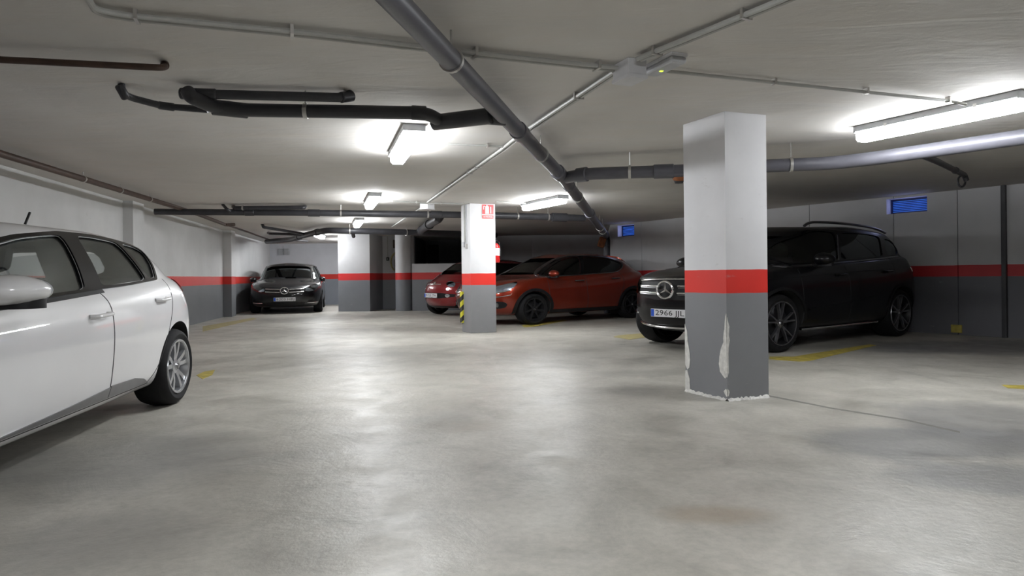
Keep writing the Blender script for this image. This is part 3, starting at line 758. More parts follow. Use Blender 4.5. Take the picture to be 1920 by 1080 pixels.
def basis(n):
    n = Vector(n).normalized(); up = Vector((0, 0, 1)) if abs(n.z) < .9 else Vector((1, 0, 0))
    u = up.cross(n).normalized(); return n, u, n.cross(u)
def resample(P, h, closed=True):
    out = []; n = len(P)
    for i in range(n if closed else n-1):
        a, b = P[i], P[(i+1) % n]; k = max(1, int((b-a).length/h))
        for j in range(k): out.append(a.lerp(b, j/k))
    if not closed: out.append(P[-1])
    return out
class Car:
    def __init__(s, name, label, cat, org, fwd, rings, level=3):
        s.root = thing(name, label, cat, (org[0], org[1], 0), math.atan2(fwd[1], fwd[0]))
        s.body, s.bvh = body_mesh(rings, level); s.cuts = []
    def cast(s, p, n, off):
        n = Vector(n).normalized(); o = p+n*3
        hit, nr, _, d = s.bvh.ray_cast(o, -n, 8)
        if hit is None:
            hit, nr, _, d = s.bvh.find_nearest(p)
        if nr.dot(n) < 0: nr = -nr
        return hit+nr*off, nr
    def patch(s, name, pts, n, mat, off=.004, th=.006, rnd=2, h=.06, parent=None, mirror=False, holes=()):
        n0, u, v = basis(n); P = [Vector(p) for p in pts]; c = sum(P, Vector())/len(P)
        P2 = [Vector(((p-c).dot(u), (p-c).dot(v))) for p in P]
        if rnd: P2 = chaikin(P2, rnd)
        P2 = resample(P2, h*.7); nb = len(P2)
        def inside(q, L=None):
            r = False; L = L or P2; k = len(L)
            for i in range(k):
                a, b = L[i], L[(i+1) % k]
                if (a.y > q.y) != (b.y > q.y) and q.x < (b.x-a.x)*(q.y-a.y)/(b.y-a.y)+a.x: r = not r
            return r
        HL = [resample([Vector(((Vector(p)-c).dot(u), (Vector(p)-c).dot(v))) for p in H], h*.7) for H in holes]
        x0, x1 = min(p.x for p in P2), max(p.x for p in P2); y0, y1 = min(p.y for p in P2), max(p.y for p in P2)
        pts2 = list(P2); y = y0+h
        while y < y1:
            x = x0+h
            while x < x1:
                q = Vector((x, y))
                if inside(q) and min((q-b).length for b in P2) > h*.45: pts2.append(q)
                x += h
            y += h
        ed = []
        for H in HL:
            b0 = len(pts2); pts2 += H; ed += [(b0+i, b0+(i+1) % len(H)) for i in range(len(H))]
        vv, ee, ff, *_ = delaunay_2d_cdt(pts2, ed, [list(range(nb))], 1, 1e-6)
        if HL: ff = [f for f in ff if not any(inside(sum((vv[i] for i in f), Vector((0, 0)))/len(f), H) for H in HL)]
        W = []; N = []
        for q in vv:
            p, nr = s.cast(c+u*q.x+v*q.y, n0, off); W.append(p); N.append(nr)
        m = len(W); V = W+[p-nr*th for p, nr in zip(W, N)]
        F = [tuple(f) for f in ff]; E = {}
        for f in F:
            for i in range(len(f)):
                a, b = f[i], f[(i+1) % len(f)]; k = (min(a, b), max(a, b)); E.setdefault(k, []).append((a, b))
        F2 = list(F)+[tuple(i+m for i in f[::-1]) for f in F]
        for k, l in E.items():
            if len(l) == 1: a, b = l[0]; F2.append((b, a, a+m, b+m))
        if mirror:
            V = [Vector((p.x, -p.y, p.z)) for p in V]; F2 = [f[::-1] for f in F2]
        return mk(name, V, F2, mat, parent or s.root, 50, CS)
    def both(s, name, pts, n, mat, **kw):
        a = s.patch(name, pts, n, mat, **kw)
        if kw.get('parent'): kw = dict(kw); kw.pop('parent')
        return a, s.patch(name, pts, n, mat, mirror=True, **kw)
    def strip(s, name, pts, n, mat, w=.006, off=.0015, smooth=2, h=.04, mirror=True, closed=False, parent=None):
        """thin ribbon following the body (door gaps, trims)"""
        P = [Vector(p) for p in pts]
        if smooth: P = chaikin(P, smooth, closed)
        P = resample(P, h, closed)
        if closed: P.append(P[0])
        n0 = Vector(n).normalized(); L = []
        for i, p in enumerate(P):
            d = (P[min(i+1, len(P)-1)]-P[max(i-1, 0)]).normalized(); sd = d.cross(n0).normalized()
            a, na = s.cast(p+sd*w/2, n0, off); b, nb = s.cast(p-sd*w/2, n0, off)
            L.append((a, b, na, nb))
        V = []; F = []
        for a, b, na, nb in L: V += [a, b, b-nb*.01, a-na*.01]
        for i in range(len(L)-1):
            for k in range(4): F.append((4*i+k, 4*i+(k+1) % 4, 4*i+4+(k+1) % 4, 4*i+4+k))
        F += [(0, 1, 2, 3), tuple(4*(len(L)-1)+k for k in (3, 2, 1, 0))]
        o = mk(name, V, F, mat, parent or s.root, 50, CS)
        if mirror: mk(name, [Vector((p.x, -p.y, p.z)) for p in V], F, mat, s.root, 50, CS)
        return o
    def bead(s, name, pts, n, mat, r=.01, off=0, smooth=2, flat=1, mirror=False, parent=None, proj=True):
        P = [Vector(p) for p in pts]
        if smooth: P = chaikin(P, smooth, False)
        P = resample(P, .05, False)
        if proj: P = [s.cast(p, n, off)[0] for p in P]
        V, F = tubevf(P, r, 10)
        o = mk(name, V, F, mat, parent or s.root, True, CS)
        if mirror: mk(name, [Vector((p.x, -p.y, p.z)) for p in V], F, mat, s.root, True, CS)
        return o
    def cut_prism(s, pts, n, d0, d1, rnd=2, shrink=0.0):
        n0, u, v = basis(n); P = [Vector(p) for p in pts]; c = sum(P, Vector())/len(P)
        P2 = [Vector(((p-c).dot(u), (p-c).dot(v))) for p in P]
        if rnd: P2 = chaikin(P2, rnd)
        m = len(P2); V = [c+u*q.x+v*q.y+n0*d for d in (d0, d1) for q in P2]
        F = [tuple(range(m)), tuple(range(m, 2*m))[::-1]]+[(i, m+i, m+(i+1) % m, (i+1) % m) for i in range(m)]
        return V, F
    def boolean(s, vfs, mat):
        V, F = merge(*vfs); c = mk('cutter', V, F, mat)
        md = s.body.modifiers.new('b', 'BOOLEAN'); md.operation = 'DIFFERENCE'; md.solver = 'EXACT'; md.object = c
        try: md.material_mode = 'TRANSFER'
        except Exception: pass
        bpy.context.view_layer.update()
        dg = bpy.context.evaluated_depsgraph_get(); m2 = bpy.data.meshes.new_from_object(s.body.evaluated_get(dg))
        ok = len(m2.polygons) > 50
        s.body.modifiers.clear()
        if ok: old = s.body.data; s.body.data = m2; bpy.data.meshes.remove(old)
        bpy.data.objects.remove(c)
    def finish(s, mat):
        me = s.body.data
        if len(me.materials) == 0: me.materials.append(None)
        me.materials[0] = M[mat]
        me.transform(Matrix.Diagonal((*CS, 1)))
        for p in me.polygons: p.use_smooth = True
        me.set_sharp_from_angle(angle=math.radians(32))
        s.body.parent = s.root; s.body.name = 'body'
    # -------------------------------------------------- standard parts
    def wheels(s, wb2, track, R, rr, width, style, mat, arch, dark=None, steer=0, depth=None):
        vf = []
        for x in (wb2, -wb2):
            for sd in (1, -1):
                n = 40; y0, y1 = sd*(track-.30), sd*1.4
                V = [(x+arch*math.cos(2*PI*k/n), y, R*1.02+arch*math.sin(2*PI*k/n)) for y in (y0, y1) for k in range(n)]
                F = [tuple(range(n)), tuple(range(n, 2*n))]+[(k, (k+1) % n, n+(k+1) % n, n+k) for k in range(n)]
                vf.append((V, F))
        s.boolean(vf, 'underbody')
        tv, tf = lathe([(rr, .01), (rr+.012, -.002), (rr+(R-rr)*.5, -.012), (R-.02, .0), (R-.004, .025), (R, .045), (R, width-.045), (R-.02, width), (rr, width-.02), (rr-.02, width*.5), (rr, .01)], 48)
        # tread grooves
        rv, rf = lathe([(rr+.006, .004), (rr+.002, -.004), (rr-.016, -.002), (rr-.022, .02), (rr-.03, .06), (rr-.04, width-.03), (rr-.01, width-.015), (rr+.004, width-.02)], 48)
        parts = [(rv, rf)]
        def spoke(a0, w0, w1, r0, r1, yf0, yf1, tk, skew=0):
            V = []
            for (r_, w_, y_, sk) in ((r0, w0, yf0, 0), ((r0+r1)/2, (w0*.35+w1*.65)*.92, (yf0+yf1)/2-.004, skew/2), (r1, w1, yf1, skew)):
                for (sx, dy) in ((-1, 0), (1, 0), (1, tk), (-1, tk)):
                    t_ = sx*w_/2+sk; c_, s_ = math.cos(a0), math.sin(a0)
                    V.append((r_*c_-t_*s_, y_+dy, r_*s_+t_*c_))
            F = []
            for q in (0, 4):
                for k in range(4): F.append((q+k, q+(k+1) % 4, q+4+(k+1) % 4, q+4+k))
            F += [(0, 1, 2, 3), (11, 10, 9, 8)]; return V, F
        if style == 'twin5':       # five split spokes
            for k in range(5):
                a0 = PI/2+k*2*PI/5
                parts.append(spoke(a0, .030, .018, .05, rr-.010, .010, -.002, .03, .060))
                parts.append(spoke(a0, .030, .018, .05, rr-.010, .010, -.002, .03, -.060))
        elif style == 'ten':
            for k in range(5):
                a0 = PI/2+k*2*PI/5
                parts.append(spoke(a0-.13, .038, .036, .045, rr-.012, .022, .006, .03, -.022))
                parts.append(spoke(a0+.13, .038, .036, .045, rr-.012, .022, .006, .03, .022))
        else:
            for k in range(7): parts.append(spoke(PI/2+k*2*PI/7, .05, .03, .04, rr-.012, .016, .004, .03))
        hv, hf = lathe([(0, .002), (.028, .004), (.034, .012), (.06, .018), (.062, .05), (0, .05)], 24); parts.append((hv, hf))
        dv, df = lathe([(0, .075), (rr*.78, .075), (rr*.78, .095), (0, .095)], 32)
        bv, bf = lathe([(0, width*.7), (rr-.03, width*.7), (rr-.03, width*.72), (0, width*.72)], 32)
        first = None
        for x in (wb2, -wb2):
            for sd in (1, -1):
                # local +y of the lathe is inward, so the outer face looks to -y: turn for the left side
                if first is None:
                    w_ = mk('wheel', tv, tf, 'tyre', s.root, 35, CS)
                    V, F = merge(parts[0]); r_ = mk('rim', V, F, 'rim_black' if style == 'twin5' else mat, w_, 35, CS)
                    V, F = merge(*parts[1:]); sp_ = mk('spokes', V, F, mat, w_, 35, CS)
                    V, F = lathe([(rr+.008, .003), (rr+.004, -.008), (rr-.008, -.006), (rr-.010, .004)], 48); lip = mk('rim_lip', V, F, mat, w_, 35, CS)
                    d_ = mk('brake_disc', dv, df, 'zinc' if not dark else 'alloy_dark', w_, 35, CS)
                    k_ = mk('wheel_back', bv, bf, 'underbody', w_, 35, CS)
                    hb = mk('hub_cap', *lathe([(0, -.003), (.022, -.002), (.028, .006), (0, .006)], 20), 'chrome_dark', w_, 35, CS)
                    first = (w_, [r_, sp_, lip, d_, k_, hb]); ww = w_
                else:
                    ww = first[0].copy(); link(ww); ww.parent = s.root
                    for q in first[1]: e = q.copy(); link(e); e.parent = ww
                ww.location = (x*CS[0], sd*(track)*CS[1], R*CS[2])
                ww.rotation_euler = (0, 0, (PI if sd > 0 else 0)+(steer if x > 0 else 0))
    def seats(s, xs, zb, zt, ys=(-.36, .36), head=True):
        for x, zo in xs:
            for y in ys:
                b = bevel_box(-.06, .06, -.22, .22, zb, zt+zo, .05, 2)
                V = [Vector((p.x-(p.z-zb)*.28+x, p.y+y, p.z)) for p in b[0]]
                o = mk('seat', V, b[1], 'seat', s.root, True, CS)
                if head:
                    b = bevel_box(-.045, .045, -.13, .13, zt+zo+.03, zt+zo+.2, .04, 2)
                    V = [Vector((p.x-(p.z-zb)*.28+x, p.y+y, p.z)) for p in b[0]]
                    mk('headrest', V, b[1], 'seat', o, True, CS)
    def mirror(s, x, y, z, mat, sz=(.11, .12, .085)):
        for sd in (1, -1):
            bm = bmesh.new(); bmesh.ops.create_icosphere(bm, subdivisions=3, radius=1)
            V = []
            for v in bm.verts:
                p = v.co; fx = p.x*sz[0] if p.x > 0 else p.x*sz[0]*.35
                V.append(Vector((x+fx, sd*(y+p.y*sz[1]), z+p.z*sz[2]*(1-.15*p.y))))
            F = [[q.index for q in f.verts] for f in bm.faces]; bm.free()
            o = mk('wing_mirror', V, F, mat, s.root, True, CS)
            n = 20
            V = [(x-sz[0]*.36-.001*e, sd*(y+math.cos(2*PI*k/n)*sz[1]*.82), z+math.sin(2*PI*k/n)*sz[2]*.8) for e in (0, 4) for k in range(n)]
            F = [tuple(range(n)), tuple(range(n, 2*n))]+[(k, (k+1) % n, n+(k+1) % n, n+k) for k in range(n)]
            mk('mirror_glass', V, F, 'mirror_glass', o, False, CS)
            # lower black shell with indicator edge, arm
            V = [(x+math.cos(2*PI*k/n)*sz[0]*.5, sd*(y+math.sin(2*PI*k/n)*sz[1]*.8), z-sz[2]*.72+e) for e in (-.03, .02) for k in range(n)]
            mk('mirror_base', V, F, 'black', o, True, CS)
            V, F = tubevf([(x+.02, sd*(y-sz[1]*1.6), z-sz[2]*1.1), (x+.02, sd*(y-.02), z-sz[2]*.75)], .028, 10)
            mk('mirror_arm', V, F, 'black', o, True, CS)
    def handle(s, x, z, mat, ln=.22, n=(0, 1, 0)):
        a = s.cast(Vector((x+ln/2, 1, z)), n, .0)[0]; b = s.cast(Vector((x-ln/2, 1, z+.008)), n, .0)[0]
        o = Vector((0, .035, 0))
        pts = fillet([a, a+o+Vector((-.02, 0, 0)), b+o+Vector((.02, 0, 0)), b], .03)
        for sd in (1, -1):
            V, F = tubevf([Vector((p.x, sd*p.y, p.z)) for p in pts], .014, 10)
            mk('door_handle', V, F, mat, s.root, True, CS)
    def plate(s, x, z, txt, n=(1, 0, 0), blue=True, size=.075, w=.26, tilt=0):
        p, nr = s.cast(Vector((x, 0, z)), n, .0); px = p.x+.022
        o = mk('license_plate', *bevel_box(px-.02, px, -w, w, z-.055, z+.055, .004), 'plate_white', s.root, False, CS)
        if blue: mk('country_band', *bevel_box(px-.01, px+.001, -w+.004, -w+.052, z-.05, z+.05, .002), 'plate_blue', o, False, CS)
        V, F = mesh_text(txt, size*1.35, .0006)
        x0 = min(v.x for v in V); x1 = max(v.x for v in V); k = (w*2-.10)/(x1-x0)
        V = [Vector((px+.0015+v.z, .022+v.x*k, z+v.y)) for v in V]
        mk('lettering', V, F, 'plate_text', o, False, CS)
        return o
    def star(s, x, z, R, tilt=.0, mat='chrome', r=.012):
        parts = []
        n = 36; T = ztor(R, r, n)
        V = []; F = []
        for k in range(3):
            a = PI/2+k*2*PI/3
            b = len(V); c, q = math.cos(a), math.sin(a)
            pts = [(0.0, -.018), (.0, .018), (R, 0)]
            V += [Vector((.0, 0-q*0+(-.2*0), 0))]
            V[b:] = [Vector((.012, c*0, 0)), Vector((0, -q*.16*R, c*.16*R)), Vector((0, c*R, q*R)), Vector((0, q*.16*R, -c*.16*R)), Vector((-.01, 0, 0))]
            F += [(b, b+1, b+2), (b, b+2, b+3), (b+4, b+2, b+1), (b+4, b+3, b+2)]
        V2, F2 = merge(T, (V, F))
        mt = Matrix.Translation((x, 0, z)) @ Matrix.Rotation(tilt, 4, 'Y')
        return mk('emblem', [mt @ Vector(v) for v in V2], F2, mat, s.root, 35, CS)
def ztor(R, r, n=32, m=8):
    V = []; F = []
    for i in range(n):
        a = 2*PI*i/n
        for j in range(m):
            b = 2*PI*j/m; V.append(Vector((r*math.sin(b), (R+r*math.cos(b))*math.cos(a), (R+r*math.cos(b))*math.sin(a))))
    for i in range(n):
        for j in range(m): F.append((i*m+j, ((i+1) % n)*m+j, ((i+1) % n)*m+(j+1) % m, i*m+(j+1) % m))
    return V, F
def S(*xz): return [Vector((x, .85, z)) for x, z in xz]      # points in the side view
def wpos(x): return [x, x*.5, 0, -x*.5, -x]

# ------------------------------------------------------------------ white hatchback, left
M['paint_white'] = carpaint('white_car_paint', (.78, .78, .79), .3, 0, .0)
wbx = 1.3
side6 = [1.3, .75, 0, -.7, -1.28]
R = [ring(1.95, -1.86, .66, [.19]*5, side=side6), ring(2.10, -1.99, .80, [.19, .20, .20, .20, .22], side=side6),
     ring(2.19, -2.06, .865, [.33, .31, .28, .32, .38], side=side6), ring(2.22, -2.085, .885, [.50, .52, .50, .55, .56], side=side6),
     ring(2.19, -2.06, .895, [.64, .66, .70, .76, .74], side=side6), ring(2.12, -2.01, .875, [.75, .80, .86, .92, .90], side=side6),
     ring(2.00, -1.95, .835, [.83, .88, .945, 1.03, 1.02], side=[1.2, .75, 0, -.7, -1.2])]
U0 = ring(1.08, -1.90, .812, [.97, .975, 1.00, 1.085, 1.08], a=(.03, .14, .36), b=(.02, .14, .40), tf=.93, tr=.93)
U1 = ring(.30, -1.66, .640, [1.40, 1.37, 1.385, 1.315, 1.36], a=(.02, .08, .22), b=(.015, .08, .26), tf=.93, tr=.92)
U2 = ring(.16, -1.56, .52, [1.445, 1.43, 1.43, 1.38, 1.40], a=(.02, .08, .2), b=(.01, .06, .22), tf=.93, tr=.92)
R += [lring(R[-1], U0, .5), U0, lring(U0, U1, .12, .004), lring(U0, U1, .5, .018), lring(U0, U1, .9, .006), U1, U2]
wc = Car('hatchback_car', 'white five-door hatchback parked along the left wall, its front cut off by the picture edge', 'car',
         (-3.346, 3.79), (.1444, -.9895), R)
FW = S((.95, .950), (.75, .95), (.30, .975), (-.055, .995), (-.09, 1.09), (-.155, 1.345), (0.0, 1.333), (.187, 1.305), (.375, 1.248), (.559, 1.175), (.75, 1.07))
RW = S((-.25, 1.012), (-.268, 1.10), (-.30, 1.352), (-.49, 1.355), (-.80, 1.338), (-.86, 1.29), (-.90, 1.18), (-.935, 1.052), (-.60, 1.03))
QW = S((-.985, 1.06), (-1.115, 1.068), (-1.20, 1.16), (-1.30, 1.285), (-1.15, 1.322), (-.90, 1.335), (-.93, 1.25))
WS = [Vector((.7, y, z)) for y, z in ((-.66, .99), (0, .985), (.66, .99), (.60, 1.12), (.50, 1.37), (0, 1.395), (-.50, 1.37), (-.60, 1.12))]
RWs = [Vector((-1.8, y, z)) for y, z in ((-.60, 1.08), (0, 1.06), (.60, 1.08), (.52, 1.30), (0, 1.33), (-.52, 1.30))]
def rnd_(P, c=.16, it=2): return chaikin([Vector(p) for p in P], it, True, c)
def inset(P, f=.94, d=.02):
    c = sum(P, Vector())/len(P); out = []
    for p in P:
        v = p-c; L = v.length; out.append(c+v*max(.3, (L-d)/L))
    return out
def glasshouse(car, sides, ws, rw, gl, rg, xw, xr, dlo, frame='gloss_black'):
    sides = [rnd_(P) for P in sides]; ws = rnd_(ws, .2); rw = rnd_(rw, .2)
    for P in sides:
        V, F = car.cut_prism(inset(P, d=.004), (0, 1, 0), -3.0, 1.0, rnd=0); car.boolean([(V, F)], 'interior')
    V, F = car.cut_prism(inset(ws, d=.02), (1, 0, 0), 2.0, xw-ws[0].x, rnd=0); car.boolean([(V, F)], 'interior')
    V, F = car.cut_prism(inset(rw, d=.02), (-1, 0, 0), 2.0, rw[0].x-xr-.4, rnd=0); car.boolean([(V, F)], 'interior')
    for i, P in enumerate(sides):
        car.both('side_window', P, (0, 1, 0), gl if i == 0 else rg, off=-.004, th=.004, rnd=0)
    car.patch('windscreen', ws, (1, 0, .4), 'glass_clear', off=.002, th=.005, rnd=0)
    car.patch('rear_window', rw, (-1, 0, .3), rg, off=.002, th=.005, rnd=0)
    if dlo: car.both('window_frame', rnd_(dlo, .12), (0, 1, 0), frame, off=.009, th=.02, rnd=0, holes=sides, h=.05)
DLO = S((1.0, .93), (.75, .93), (.30, .957), (-.05, .980), (-.25, .994), (-.60, 1.012), (-.935, 1.035), (-1.135, 1.05), (-1.235, 1.16), (-1.345, 1.305), (-1.15, 1.343), (-.86, 1.360), (-.49, 1.375), (-.155, 1.370), (0.0, 1.353), (.187, 1.325), (.375, 1.268), (.559, 1.195), (.78, 1.085))
glasshouse(wc, [FW, RW, QW], WS, RWs, 'glass_light', 'glass_light', -.9, -.9, DLO)
wc.wheels(1.3, .875, .318, .222, .205, 'ten', 'alloy', .375)
wc.finish('paint_white')
wc.strip('belt_trim', S((1.02, .925), (.75, .925), (.30, .952), (-.05, .975), (-.24, .988)), (0, 1, 0), 'black', w=.035, off=.004, smooth=1)
# door gaps
wc.strip('door_gap', S((-.175, .985), (-.232, .914), (-.215, .791), (-.208, .65), (-.205, .508), (-.205, .27)), (0, 1, 0), 'gap', w=.008)
wc.strip('door_gap', S((-1.26, 1.06), (-1.25, .98), (-1.219, .894), (-1.145, .765), (-1.04, .557), (-.92, .362), (-.80, .27)), (0, 1, 0), 'gap', w=.007)
wc.strip('door_gap', S((1.0, .93), (.98, .8), (.95, .5), (.93, .27)), (0, 1, 0), 'gap', w=.007)
wc.strip('sill_gap', S((.93, .262), (-.3, .262), (-.83, .262)), (0, 1, 0), 'gap', w=.005, smooth=0)
wc.both('sill_trim', S((.9, .275), (-.203, .275), (-.203, .345), (.2, .318), (.9, .283)), (0, 1, 0), 'chrome_dark', off=.006, th=.01, rnd=0)
wc.both('sill_trim', S((-.212, .275), (-.80, .275), (-.70, .318), (-.55, .345), (-.212, .352)), (0, 1, 0), 'chrome_dark', off=.006, th=.01, rnd=0)
wc.handle(-.055, .828, 'paint_white', .21); wc.handle(-1.0, .895, 'paint_white', .2)
wc.mirror(.95, 1.0, 1.01, 'paint_white', (.17, .125, .075))
wc.both('tail_light', [Vector(p) for p in ((-1.72, .8, 1.07), (-1.80, .76, 1.05), (-1.93, .66, .98), (-1.97, .6, .90), (-1.82, .74, .90), (-1.66, .83, .97))], (-.75, .65, .1), 'tail_red', off=.012, th=.03, rnd=1, h=.05)
wc.bead('antenna', [Vector((-1.02, 0, 1.44)), Vector((-1.06, 0, 1.50)), Vector((-1.12, 0, 1.60))], (0, 0, 1), 'black', .008, proj=False, smooth=0)
wc.strip('hood_gap', [Vector((1.15, .72, 1)), Vector((1.5, .76, 1)), Vector((1.95, .66, .9)), Vector((2.05, .3, .9)), Vector((2.06, 0, .9))], (.1, 0, 1), 'gap', w=.006)
wc.both('headlight', [Vector(p) for p in ((1.75, .83, .80), (2.0, .74, .76), (2.12, .55, .70), (2.14, .5, .63), (2.0, .76, .62), (1.8, .86, .70))], (.75, .6, .3), 'lamp_bowl', off=.004, th=.02, rnd=1, h=.05)
wc.seats(((.12, 0),), .86, 1.08)
wc.seats(((-.80, 0),), .86, .97, (-.36, .36), False)
st = mk('steering_wheel', *xf(ztor(.18, .014), Matrix.Translation((.52, .36, .98)) @ Matrix.Rotation(-.4, 4, 'Y')), 'black', wc.root, True, CS)

# ------------------------------------------------------------------ black off-road car, right
M['paint_black'] = carpaint('black_car_paint', (.003, .003, .004), .3, 0, .0, 1.0)
M['paint_black_dull'] = carpaint('weak_coat_black_car_paint', (.003, .003, .004), .35, 0, .0, .35)  # clear coat weakened so this car reflects less and renders darker
side7 = [1.4575, .75, 0, -.75, -1.4575]
R = [ring(2.02, -2.05, .74, [.25]*5, side=side7, a=(.05, .23, .53), fy=(.42, .745, .96)), ring(2.17, -2.18, .88, [.27, .27, .27, .27, .31], side=side7, a=(.05, .23, .53), fy=(.42, .745, .96)),
     ring(2.27, -2.31, .945, [.42, .42, .40, .44, .50], side=side7, a=(.05, .23, .53), fy=(.42, .745, .96)), ring(2.30, -2.34, .965, [.62, .62, .62, .66, .70], side=side7, a=(.05, .23, .53), fy=(.42, .745, .96)),
     ring(2.28, -2.33, .96, [.86, .88, .88, .93, .95], side=side7, a=(.05, .23, .53), fy=(.42, .745, .96)), ring(2.24, -2.29, .945, [1.0, 1.02, 1.03, 1.09, 1.10], side=side7, a=(.05, .23, .53), fy=(.42, .745, .96)),
     ring(2.12, -2.22, .905, [1.06, 1.10, 1.18, 1.27, 1.26], side=side7, a=(.05, .23, .53), fy=(.42, .745, .96))]
U0 = ring(1.22, -2.13, .875, [1.20, 1.18, 1.215, 1.325, 1.31], a=(.03, .14, .38), b=(.02, .12, .36), tf=.93, tr=.94)
U1 = ring(.62, -1.90, .715, [1.70, 1.69, 1.745, 1.68, 1.71], a=(.02, .07, .2), b=(.01, .07, .24), tf=.94, tr=.93)
U2 = ring(.45, -1.78, .58, [1.76, 1.75, 1.80, 1.75, 1.76], a=(.02, .08, .2), b=(.01, .06, .22), tf=.94, tr=.93)
R += [lring(R[-1], U0, .5), U0, lring(U0, U1, .12, .004), lring(U0, U1, .5, .02), lring(U0, U1, .9, .006), U1, U2]
gc = Car('offroad_car', 'black off-road car with roof rails, partly hidden behind the front pillar', 'car', (3.933, 10.049), (-.7986, -.6018), R)
FW = S((1.18, 1.175), (.75, 1.19), (.10, 1.235), (.04, 1.35), (-.06, 1.655), (.2, 1.67), (.42, 1.655), (.75, 1.52), (1.02, 1.32))
RW = S((.03, 1.24), (-.75, 1.285), (-1.10, 1.31), (-1.13, 1.42), (-1.25, 1.63), (-.9, 1.66), (-.17, 1.66), (-.07, 1.42))
QW = S((-1.24, 1.32), (-1.62, 1.345), (-1.80, 1.50), (-1.60, 1.58), (-1.38, 1.60), (-1.27, 1.46))
WS = [Vector((1.0, y, z)) for y, z in ((-.72, 1.21), (0, 1.20), (.72, 1.21), (.66, 1.36), (.57, 1.60), (0, 1.64), (-.57, 1.60), (-.66, 1.36))]
RWs = [Vector((-2.0, y, z)) for y, z in ((-.58, 1.34), (0, 1.33), (.58, 1.34), (.52, 1.56), (0, 1.59), (-.52, 1.56))]
DLO = S((1.24, 1.15), (.75, 1.17), (.05, 1.215), (-.75, 1.262), (-1.65, 1.325), (-1.84, 1.50), (-1.60, 1.63), (-1.2, 1.675), (-.5, 1.69), (.2, 1.692), (.44, 1.677), (.78, 1.54), (1.08, 1.33))
glasshouse(gc, [FW, RW, QW], WS, RWs, 'glass_dark', 'glass_dark', -1.2, -1.2, DLO)
gc.wheels(1.4575, .925, .385, .29, .255, 'twin5', 'alloy_two', .43, True)
gc.finish('paint_black_dull')
gc.strip('window_chrome', S((1.28, 1.14), (.75, 1.155), (.05, 1.20), (-.75, 1.247), (-1.60, 1.31)), (0, 1, 0), 'chrome_dark', w=.022, off=.008, smooth=1)
gc.strip('pillar_chrome', S((.075, 1.24), (.02, 1.40), (-.10, 1.62)), (0, 1, 0), 'chrome_dark', w=.02, off=.01, smooth=1)
for p in (((.05, 1.20), (-.01, 1.05), (-.02, .8), (-.03, .36)), ((1.12, 1.15), (1.07, .9), (1.03, .36)), ((-1.25, 1.29), (-1.28, 1.0), (-1.10, .72), (-.93, .36))):
    gc.strip('door_gap', S(*p), (0, 1, 0), 'gap', w=.008)
gc.strip('body_crease', S((1.9, .98), (1.0, 1.03), (0, 1.07), (-1.7, 1.13)), (0, 1, 0), 'paint_black_dull', w=.03, off=.008)
gc.strip('body_crease', S((.95, .55), (0, .60), (-.85, .70)), (0, 1, 0), 'paint_black_dull', w=.025, off=.008)
gc.bead('running_board', [Vector((x, .95, .285)) for x in (.98, .2, -.3, -.9)], (0, 1, 0), 'chrome', .017, off=.015, mirror=True, smooth=0)
for sd in (1, -1):
    pts = [(.50, 1.74), (.42, 1.785), (.25, 1.81), (-.5, 1.82), (-1.3, 1.785), (-1.62, 1.71)]
    V, F = tubevf(chaikin([Vector((x, sd*.655, z)) for x, z in pts], 2, False), .02, 10)
    mk('roof_rail', V, F, 'chrome_dark', gc.root, True, CS)
gc.handle(.20, 1.02, 'paint_black_dull'); gc.handle(-1.05, 1.06, 'paint_black_dull')
gc.mirror(.70, 1.02, 1.24, 'paint_black_dull', (.11, .13, .095))
gc.both('wheel_arch_trim', [Vector((sx+.475*math.cos(a), .95, .392+.475*math.sin(a))) for sx in (1.4575,) for a in [PI*k/14 for k in range(15)]]+[Vector((1.4575+.435*math.cos(a), .95, .392+.435*math.sin(a))) for a in [PI*k/14 for k in range(14, -1, -1)]], (0, 1, 0), 'black', off=.012, th=.03, rnd=0, h=.05)
gc.both('wheel_arch_trim', [Vector((-1.4575+.475*math.cos(a), .95, .392+.475*math.sin(a))) for a in [PI*k/14 for k in range(15)]]+[Vector((-1.4575+.435*math.cos(a), .95, .392+.435*math.sin(a))) for a in [PI*k/14 for k in range(14, -1, -1)]], (0, 1, 0), 'black', off=.012, th=.03, rnd=0, h=.05)
def front(pts, x=2.2): return [Vector((x, y, z)) for y, z in pts]
g = gc.patch('grille', front([(-.52, .97), (.52, .97), (.56, .88), (.44, .70), (-.44, .70), (-.56, .88)]), (1, 0, 0), 'black', off=.006, th=.02, rnd=1)
gc.bead('grille_bar', front([(-.54, .965), (0, .985), (.54, .965)]), (1, 0, 0), 'chrome', .013, off=.01, parent=g)
for z in (.885, .795):
    for sd in (1, -1):
        gc.bead('grille_bar', front([(sd*.13, z), (sd*.3, z), (sd*.50, z+.005)]), (1, 0, 0), 'chrome', .015, off=.018, smooth=0, parent=g)
        gc.bead('grille_bar', front([(sd*.14, z-.025), (sd*.3, z-.022), (sd*.49, z-.015)]), (1, 0, 0), 'chrome_dark', .012, off=.018, smooth=0, parent=g)
gc.star(2.335, .84, .115, 0, 'chrome', .014)
gc.patch('lower_grille', front([(-.62, .60), (.62, .60), (.70, .50), (.60, .36), (-.60, .36), (-.70, .50)]), (1, 0, 0), 'black', off=.006, th=.02, rnd=1)
gc.plate(2.2, .52, '2966 JJL')
gc.bead('skid_bar', front([(-.72, .36), (-.5, .335), (0, .32), (.5, .335), (.72, .36)]), (1, 0, 0), 'chrome', .02, off=.012)
gc.both('air_intake', [Vector(p) for p in ((2.1, .70, .60), (2.0, .86, .58), (2.0, .88, .44), (2.1, .72, .42))], (.85, .5, 0), 'black', off=.006, th=.02, rnd=1, h=.05)
